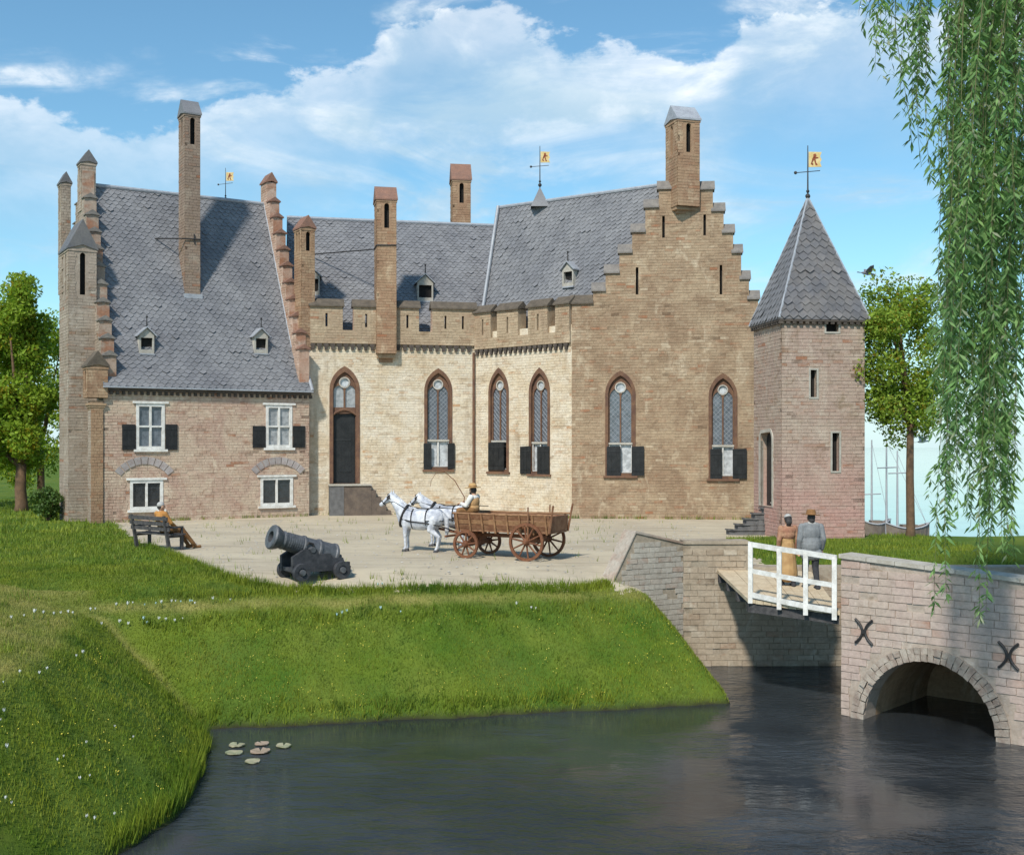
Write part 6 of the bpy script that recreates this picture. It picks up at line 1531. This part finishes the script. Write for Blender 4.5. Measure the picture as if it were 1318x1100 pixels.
# driver
dr = thing('person', 'driver in tan waistcoat, white sleeves and straw hat seated on the wagon', 'person', (0, 0, 0)); ORG[dr.name] = Vector()
f = (.25, 1, 0); hc = (0.01, .05, 1.18)      # local: y forward, seat at z .55
S = dict(hl=(-.10, .0, .64), hr=(.10, .0, .64), kl=(-.12, .42, .62), kr=(.12, .42, .62), al=(-.12, .50, .22), ar=(.12, .52, .22), sl=(-.19, .0, .99), sr=(.19, .0, .99), el=(-.25, .12, .76), er=(.27, .10, .76), wl=(-.10, .34, .80), wr=(.16, .34, .82))
body = head(hc, f) + [('c', (0, 0, 1.0), (.0, .03, 1.12), .06, .052), ('e', (0, .0, .88), (.18, .12, .2)), ('e', (0, .0, .68), (.165, .14, .14))] + lw_('l', 0) + lw_('r', 0) + aw_('l', 0) + aw_('r', 0) + hand(S['wl'], (.2, 1, .1), -1, 1) + hand(S['wr'], (-.1, 1, .3), 1, 1) + [('c', Vector(S['a' + k]) + Vector((0, -.02, -.05)), Vector(S['a' + k]) + Vector((0, .16, -.06)), .04, .032) for k in 'lr']
limb_obj('body', body, M['skin'], dr, .0085, 2); eyes(dr, hc, f)
limb_obj('shirt', aw_('l', .022) + aw_('r', .022) + [('e', (0, .0, .97), (.20, .12, .09))], M['shirt'], dr)
limb_obj('waistcoat', [('e', (0, .0, .86), (.195, .145, .21)), ('e', (0, .0, .70), (.18, .15, .12))], M['tan'], dr)
limb_obj('trousers', lw_('l', .016) + lw_('r', .016) + [('e', (0, .0, .63), (.185, .15, .10))], M['brown'], dr)
limb_obj('boots', [('c', Vector(S['a' + k]) + Vector((0, -.03, -.05)), Vector(S['a' + k]) + Vector((0, .17, -.06)), .05, .042) for k in 'lr'], M['hair'], dr)
limb_obj('hair', [('e', (0, .02, 1.18), (.088, .095, .10)), ('e', (.01, .10, 1.10), (.055, .05, .05))], M['hair'], dr)
hm = MB(); hm.lathe((0.01, .05, 1.245), (0, .05, 1), [(0, .09), (.0, .225), (.016, .23), (.022, .12), (.1, .105), (.13, .06), (.133, .01)], 18); ho2 = hm.build('hat', M['straw'], dr, smooth=True)
hb_ = MB(); hb_.lathe((0.01, .051, 1.27), (0, .05, 1), [(0, .122), (.03, .118)], 18); hb_.build('hat_band', M['brown'], ho2)
dr.location = wl(.95, .18, .66); dr.rotation_euler = (0, 0, wa_ - math.pi / 2)
hand_w = dr.matrix_basis @ Vector((-.10, .43, .82)); hand_w = dr.location + Matrix.Rotation(wa_ - math.pi / 2, 3, 'Z') @ Vector((-.06, .44, .83))
wp_ = MB(); wp_.tube([hand_w - Vector((-.1, 0, .12)), P(598, 640, 46), P(585, 618, 46), P(572, 607, 46), P(561, 609, 46), P(555, 618, 46), P(554, 626, 46)], [.016, .014, .012, .010, .008, .006, .005], 5)
wo_ = wp_.build('whip', M['wood_dk'], None, origin=hand_w); tag(wo_, "thin curved driving whip held up in the driver's hand", 'whip')

# ------------------------------------------------------------------ the two white horses
HO = None
def horse(label, loc, rotz, headturn, seed, sc):
    t = thing('horse', label, 'horse', (0, 0, 0), 'pair of harnessed horses'); ORG[t.name] = Vector(); r_ = random.Random(seed)
    dz = headturn[1]
    nk, pl_, mz = Vector((.98, 0, 1.70 + dz)), Vector((1.02, headturn[0] * .2, 1.77 + dz)), Vector((1.36, headturn[0], 1.50 + dz))
    f0, f1 = r_.uniform(-.06, .06), r_.uniform(-.08, .08)
    pr = [('e', (0, 0, 1.05), (.68, .30, .35)), ('e', (.45, 0, 1.09), (.29, .26, .36)), ('e', (-.52, 0, 1.13), (.35, .28, .33)), ('e', (.30, 0, 1.34), (.25, .10, .13)), ('e', (-.1, 0, 1.22), (.5, .17, .18)),
          ('c', (.52, 0, 1.20), nk, .25, .145), ('c', (.62, 0, 1.02), (.86, 0, 1.48 + dz), .17, .1), ('c', pl_, mz, .125, .07), ('e', pl_ + Vector((.05, 0, -.08)), (.12, .085, .12)), ('e', mz + Vector((.02, 0, -.01)), (.085, .062, .075)), ('e', pl_.lerp(mz, .45), (.10, .075, .09))]
    for s in (-1, 1):
        pr += [('c', pl_ + Vector((-.04, s * .06, .08)), pl_ + Vector((-.02, s * .085, .22)), .035, .01)]
        fx = .50 + (f0 if s < 0 else -f0); hx = -.62 + (f1 if s < 0 else -f1)
        pr += [('c', (.46, s * .14, 1.0), (fx - .01, s * .15, .62), .135, .075), ('c', (fx - .01, s * .15, .62), (fx, s * .15, .50), .07, .062), ('c', (fx, s * .15, .50), (fx - .02, s * .15, .17), .05, .042), ('c', (fx - .02, s * .15, .15), (fx + .04, s * .15, .06), .046, .05)]
        pr += [('c', (-.55, s * .13, 1.06), (-.43, s * .17, .74), .20, .115), ('c', (-.43, s * .17, .74), (hx - .06, s * .16, .50), .105, .06), ('c', (hx - .06, s * .16, .50), (hx, s * .16, .16), .055, .045), ('c', (hx, s * .16, .15), (hx + .06, s * .16, .06), .046, .052)]
    limb_obj('body', pr, M['horse'], t, .02, 4)
    for s in (-1, 1):
        for x in (.50 + (f0 if s < 0 else -f0) + .03, -.62 + (f1 if s < 0 else -f1) + .055):
            h_ = MB(); h_.lathe(Vector((x, s * .155, 0)), (0, 0, 1), [(0, .078), (.02, .08), (.085, .058), (.09, .02)], 12); h_.build('hoof', M['hoof'], t)
        e_ = MB(); e_.ball(pl_.lerp(mz, .28) + Vector((0, s * .10, .035)), .022, 8, 6); e_.build('eye', M['black'], t)
        b_ = MB(); q = pl_.lerp(mz, .22) + Vector((0, s * .115, .02)); b_.box(Fr(q, (1, 0, -.6), n=(0, -s, 0)), -.07, .06, -.06, .06, -.01, .012); b_.build('blinker', M['leather'], t)
    mn = []
    for k in range(11):
        a = k / 10; b0 = Vector((.36, 0, 1.42)).lerp(nk + Vector((-.02, 0, .16)), a); s = 1 if k % 2 else -1
        mn += [('c', b0, b0 + Vector((-.05, s * .10, -.2)), .045, .02)]
    mn += [('c', pl_ + Vector((.02, 0, .10)), pl_ + Vector((.14, 0, -.02)), .05, .025)]
    limb_obj('mane', mn, M['mane'], t, .014, 1)
    limb_obj('tail', [('c', (-.80, 0, 1.26), (-.94, .02, 1.08), .06, .075), ('c', (-.94, .02, 1.08), (-.96, .03, .72), .08, .07), ('c', (-.96, .03, .72), (-.92, .02, .42), .07, .02)], M['mane'], t, .016, 2)
    # harness: padded collar, girth, breeching, traces; bridle with bit
    hm = MB()
    ring_ = lambda c, ax, ry, rz, rad, n=20: hm.tube([Vector(c) + Vector((ax * math.sin(2 * math.pi * i / n), ry * math.cos(2 * math.pi * i / n), rz * math.sin(2 * math.pi * i / n))) for i in range(n + 1)], rad, 6, cap=False)
    ring_((.56, 0, 1.17), -.13, .23, .345, .045); ring_((.22, 0, 1.07), 0, .285, .33, .022); ring_((-.28, 0, 1.09), .0, .28, .31, .018)
    for s in (-1, 1):
        hm.tube([Vector((.60, s * .22, 1.08)), Vector((.22, s * .29, 1.0)), Vector((-.28, s * .29, .96)), Vector((-.85, s * .24, .86)), Vector((-1.30, s * .24, .72))], .022, 5)
        hm.tube([Vector((-.28, s * .275, 1.02)), Vector((-.6, s * .265, 1.04)), Vector((-.86, s * .1, 1.02))], .018, 5)
        hm.tube([mz + Vector((-.06, s * .07, .02)), nk + Vector((-.1, s * .16, -.1)), Vector((.45, s * .2, 1.42)), Vector((-.1, s * .14, 1.42)), Vector((-.7, s * .12, 1.45)), Vector((-1.5, s * .05, 1.42))], .011, 4)
    hm.tube([Vector((.30, 0, 1.47)), Vector((-.1, 0, 1.40)), Vector((-.5, 0, 1.445)), Vector((-.82, 0, 1.3))], .018, 5)
    hm.build('harness', M['leather'], t, smooth=True)
    bd_ = MB()
    def loop(c, r, nrm, rad):
        nrm = nrm.normalized(); x = Vector((0, 1, 0)); y = nrm.cross(x).normalized(); bd_.tube([c + x * r * math.cos(2 * math.pi * i / 14) + y * r * 1.05 * math.sin(2 * math.pi * i / 14) for i in range(15)], rad, 5, cap=False)
    dh_ = (mz - pl_); loop(pl_.lerp(mz, .80), .085, dh_, .014); loop(pl_.lerp(mz, .12), .138, dh_, .014)
    for s in (-1, 1): bd_.tube([pl_.lerp(mz, .12) + Vector((0, s * .13, .0)), pl_.lerp(mz, .5) + Vector((0, s * .105, -.02)), pl_.lerp(mz, .80) + Vector((0, s * .088, -.02))], .012, 5)
    bd_.build('bridle', M['leather'], t, smooth=True)
    t.location = loc; t.rotation_euler = (0, 0, rotz); t.scale = (sc,) * 3
    return t
hz_ = math.atan2(.32, -.95)
n1_ = PG(541, 44.4); n2_ = PG(575, 42.3)
horse('nearer white horse of the pair, head high, whole body in front of the wagon', n1_, hz_, (.04, .04), 5, .88)
horse('farther white horse of the pair, half hidden behind its nearer mate', n2_, hz_ + .05, (-.05, -.08), 9, .88)

# ------------------------------------------------------------------ water lilies, flowers, grass
lp = thing; vr = []
for px, py, w, mat in ((305, 960, .19, 'lily'), (337, 958, .17, 'lily_p'), (365, 961, .18, 'lily'), (301, 970, .20, 'lily'), (335, 968, .23, 'lily_p'), (325, 981, .17, 'lily')):
    p = ray_plane(px, py, Vector((0, 0, WZ)), Vector((0, 0, 1))); a0 = R.uniform(0, 6); mb = MB(); n = 15
    up = [p + Vector((0, 0, .03))]
    for k in range(n): an = a0 + .2 + (6.283 - .4) * k / (n - 1); up.append(p + Vector((math.cos(an) * w * .8, math.sin(an) * w * .8, .03 + .025 * R.random())))
    mb.prism(up, Vector((0, 0, -.02)))
    o = mb.build('lily_pad', M[mat], None, origin=p)
    names = {(305, 960): 'green lily pad at the back left of the floating group', (337, 958): 'pinkish lily pad, farther of the two pink ones on the moat', (365, 961): 'green lily pad rightmost of the floating group', (301, 970): 'large green lily pad at the front left of the group', (335, 968): 'largest pinkish lily pad in the middle of the group', (325, 981): 'greenish lily pad floating alone nearest the viewer'}
    tag(o, names[(px, py)], 'lily pad', 'lily pads floating on the moat')
def flower_mesh(nm, petal):
    mb = MB(); mb.tube([Vector((0, 0, -.03)), Vector((.01, 0, .11)), Vector((0, .01, .19))], .008, 4, 1)
    for k in range(5):
        an = k * 1.2566; d = Vector((math.cos(an), math.sin(an), 0)); s = Vector((-d.y, d.x, 0)); b = Vector((0, .01, .18))
        mb.add([b, b + d * .03 + s * .022 + Vector((0, 0, .05)), b + d * .045 + Vector((0, 0, .12)), b + d * .03 - s * .022 + Vector((0, 0, .05))], [(0, 1, 2, 3)], 0)
    for k in range(3):
        an = k * 2.1; d = Vector((math.cos(an), math.sin(an), 0)); s = Vector((-d.y, d.x, 0)); mb.add([d * .01 - s * .01, d * .01 + s * .01, d * .07 + Vector((0, 0, .12))], [(0, 1, 2)], 1)
    me = bpy.data.meshes.new(nm); me.from_pydata(mb.v, [], mb.f); me.materials.append(petal); me.materials.append(M['stem']); me.polygons.foreach_set('material_index', mb.mi); return me
fw_me, fb_me = flower_mesh('white_flower', M['petal']), flower_mesh('pale_blue_flower', M['petal_b'])
white = [(15, 801), (31, 796), (43, 795), (55, 794), (70, 794), (78, 793), (89, 793), (95, 793), (116, 789), (122, 788), (149, 783), (163, 784), (171, 779), (209, 781), (220, 779), (226, 777), (251, 780), (131, 808), (153, 807), (163, 808), (203, 802), (214, 803), (225, 803), (234, 799), (10, 969), (147, 938), (110, 960), (82, 977), (73, 982), (115, 1002), (104, 1008), (110, 1057), (147, 1053), (122, 1060), (15, 1038), (6, 1033), (7, 922), (2, 930), (50, 872), (25, 870), (4, 882), (107, 846), (98, 848), (663, 783), (690, 787), (684, 786), (275, 776), (296, 775), (170, 952), (60, 866)]
blue = [(187, 781), (200, 780), (232, 777), (243, 778), (248, 776), (188, 805), (184, 802), (440, 794), (447, 791), (490, 788), (515, 790), (487, 757), (492, 756), (433, 797)]
for lst, me, lab, grp, nm in ((white, fw_me, 'small white flower standing in the grass near the bank', 'white flowers in the grass', 'white_flower'), (blue, fb_me, 'small pale blue flower standing in the grass along the bank edge', 'pale blue flowers in the grass', 'pale_blue_flower')):
    for px, py in lst:
        p = ground_hit(px, py + 2); o = bpy.data.objects.new(nm, me); COL.objects.link(o); o.location = p; o.rotation_euler = (R.uniform(-.2, .2), R.uniform(-.2, .2), R.uniform(0, 6)); s = R.uniform(.4, .75) * (.8 if py > 840 else 1); o.scale = (s, s, s); tag(o, lab, 'flower', grp)
# tiny yellow flowers, too many to count
yv, yf = [], []
for k in range(520):
    px, py = (R.uniform(250, 900), R.uniform(805, 930)) if k < 250 else (R.uniform(0, 270), R.uniform(850, 1060)) if k < 360 else (R.uniform(270, 900), R.choice((R.uniform(895, 932), R.uniform(790, 812))))
    if R.random() < .5 and k > 5 and yv: px, py = px_ + R.gauss(0, 9), py_ + R.gauss(0, 4)
    px_, py_ = px, py
    p = ground_hit(px, py)
    if p.z < WZ + .1 or p.y > 29: continue
    q = p + Vector((0, 0, R.uniform(.08, .17))); r_ = R.uniform(.007, .014); o = len(yv)
    yv += [tuple(q + Vector(v) * r_) for v in ((1, 0, 0), (0, 1, .3), (-1, 0, 0), (0, -1, .3), (0, 0, 1.1), (0, 0, -1))]
    yf += [(o, o + 1, o + 4), (o + 1, o + 2, o + 4), (o + 2, o + 3, o + 4), (o + 3, o, o + 4), (o, o + 5, o + 1), (o + 2, o + 5, o + 3)]
np_mesh('yellow_flowers', np.array(yv), np.array(yf), M['petal_y'], kind='stuff')['label'] = 'tiny yellow flowers scattered over the banks'

def blades(n, xr, dr_, hh, ww, edge=False):
    X = NR.uniform(*xr, n); D = NR.uniform(*dr_, n)
    px = CX + X * F / D; k = (px > -330) & (px < 1360); X, D = X[k], D[k]
    z = hgt(X, D); k = (z > WZ + .03) & ~in_poly_np(X + .1 * np.sin(D * 5), D + .08 * np.sin(X * 6), sand_poly); X, D, z = X[k], D[k], z[k]
    s = (X - WA.x) * (WB.y - WA.y) - (D - WA.y) * (WB.x - WA.x)
    inw = (np.abs(s) < 2.4) & (X > WA.x) & (X < WB.x + .1) & (s < 0.1) | ((X > 4.2) & (D > 29.9) & (D < 30.7) & (X < 18))
    inb = (X > 9) & (X < 12) & (D > 38.2) & (D < 41.5) | (X > 7.2) & (X < 9.4) & (D > 39.6) & (D < 42)
    k = ~(inw | inb); X, D, z = X[k], D[k], z[k]; n = len(X)
    pt = 0.75 + 0.5 * np.sin(X * 1.9 + 2 * np.sin(D * 1.3)) * np.sin(D * 2.1 + X)
    h = hh * (.45 + .8 * NR.random(n)) * (0.7 + 0.5 * pt); an = NR.uniform(0, 6.283, n); w = ww * (.7 + .6 * NR.random(n))
    lean = h * NR.uniform(.1, .7, n); la = NR.uniform(0, 6.283, n)
    A = np.stack([X - np.cos(an) * w, D - np.sin(an) * w, z - .02], 1); B = np.stack([X + np.cos(an) * w, D + np.sin(an) * w, z - .02], 1); C = np.stack([X + np.cos(la) * lean, D + np.sin(la) * lean, z + h], 1)
    dr2, t = dry_sun_at(X, D)
    return np.stack([A, B, C], 1).reshape(-1, 3), np.repeat(dr2, 3)
va, da = blades(400000, (-16, 5.2), (14.5, 30), .062, .009)
vb2, db2 = blades(120000, (-26, 14), (28, 42), .10, .014)
vc, dc = blades(26000, (-40, 3), (40, 64), .16, .03)
# longer tufts along the edge of the sand and the crest of the bank
tx, td = [], []
for k in range(900):
    i = R.randrange(4, len(sand_px) - 1); a, b = sand_poly[i], sand_poly[i + 1]; t = R.random(); x, y = a[0] + (b[0] - a[0]) * t + R.gauss(0, .04), a[1] + (b[1] - a[1]) * t - abs(R.gauss(0, .15))
    for q in range(R.randint(4, 12)): tx.append(x + R.gauss(0, .05)); td.append(y + R.gauss(0, .04))
for k in range(700):
    x = R.uniform(-8, 2.4); y = 23.25 + (x + 6.1) * .2156 + R.choice((R.gauss(2.4, .1), R.gauss(.25, .12), R.gauss(3.6, .1)))
    for q in range(R.randint(4, 10)): tx.append(x + R.gauss(0, .06)); td.append(y + R.gauss(0, .04))
for k in range(420):
    x, y = R.uniform(-11, 4), R.uniform(16, 29)
    if float(hgt(x, y)) > WZ + .1:
        for q in range(R.randint(3, 14)): tx.append(x + R.gauss(0, .09)); td.append(y + R.gauss(0, .07))
for k in range(500):
    y = R.uniform(16, 23); x = float(np.interp(y, [10, 16, 18.2, 21.5, 23.25], [-5.9, -5.4, -5.1, -5.5, -6.1])) - abs(R.gauss(.08, .12))
    for q in range(R.randint(4, 9)): tx.append(x + R.gauss(0, .05)); td.append(y + R.gauss(0, .05))
# weeds at the foot of the walls
for A_, B_, m_ in ((FL, FRt, 70), (HL, HRt, 40), (HRt, G0, 40), (G0, G1, 60)):
    for k in range(m_):
        t = R.random(); p = A_.lerp(B_, t); nn = Vector(((B_ - A_).y, -(B_ - A_).x, 0)).normalized(); p = p + nn * abs(R.gauss(.04, .05))
        for q in range(R.randint(2, 9)): tx.append(p.x + R.gauss(0, .06)); td.append(p.y - abs(R.gauss(0, .03)))
for k in range(260):
    p = R.choice(sand_poly[3:16]); x, y = R.uniform(-12, 6), R.uniform(28.6, 48)
    for q in range(R.randint(1, 4)): tx.append(x + R.gauss(0, .08)); td.append(y + R.gauss(0, .08))
X, D = np.array(tx), np.array(td); z = hgt(X, D); k = z > WZ + .02; X, D, z = X[k], D[k], z[k]; n = len(X)
h = NR.uniform(.08, .24, n) * (1 + .5 * (z < WZ + .25)); an = NR.uniform(0, 6.283, n); la = NR.uniform(0, 6.283, n); w = .010
vd = np.stack([np.stack([X - np.cos(an) * w, D - np.sin(an) * w, z - .02], 1), np.stack([X + np.cos(an) * w, D + np.sin(an) * w, z - .02], 1), np.stack([X + np.cos(la) * h * .35, D + np.sin(la) * h * .35, z + h], 1)], 1).reshape(-1, 3)
va = np.concatenate([va, vb2, vc, vd]); da = np.concatenate([da, db2, dc, np.zeros(len(vd))])
gro = np_mesh('grass', va, np.arange(len(va)).reshape(-1, 3), M['grass'], kind='stuff', attrs={'dry_sun': da}); gro['label'] = 'short grass covering the lawn and banks'

# loose stones on the court
n = 5200; X = NR.uniform(-16, 7, n); D = NR.uniform(28, 48, n); k = in_poly_np(X, D, sand_poly); X, D = X[k], D[k]; n = len(X); z = hgt(X, D)
r = .012 + .035 * NR.random(n) ** 4; oc = np.array([(1, 0, 0), (0, 1, 0), (-1, 0, 0), (0, -1, 0), (0, 0, .7), (0, 0, -.7)])
v = (np.stack([X, D, z + r * .3], 1)[:, None, :] + oc[None] * r[:, None, None] * (0.7 + .6 * NR.random((n, 6, 1)))).reshape(-1, 3)
f = (np.array([(0, 1, 4), (1, 2, 4), (2, 3, 4), (3, 0, 4)])[None] + (np.arange(n) * 6)[:, None, None]).reshape(-1, 3)
pb = np_mesh('gravel', v, f, M['stonetrim'], kind='stuff'); pb['label'] = 'loose small stones lying on the sandy courtyard'
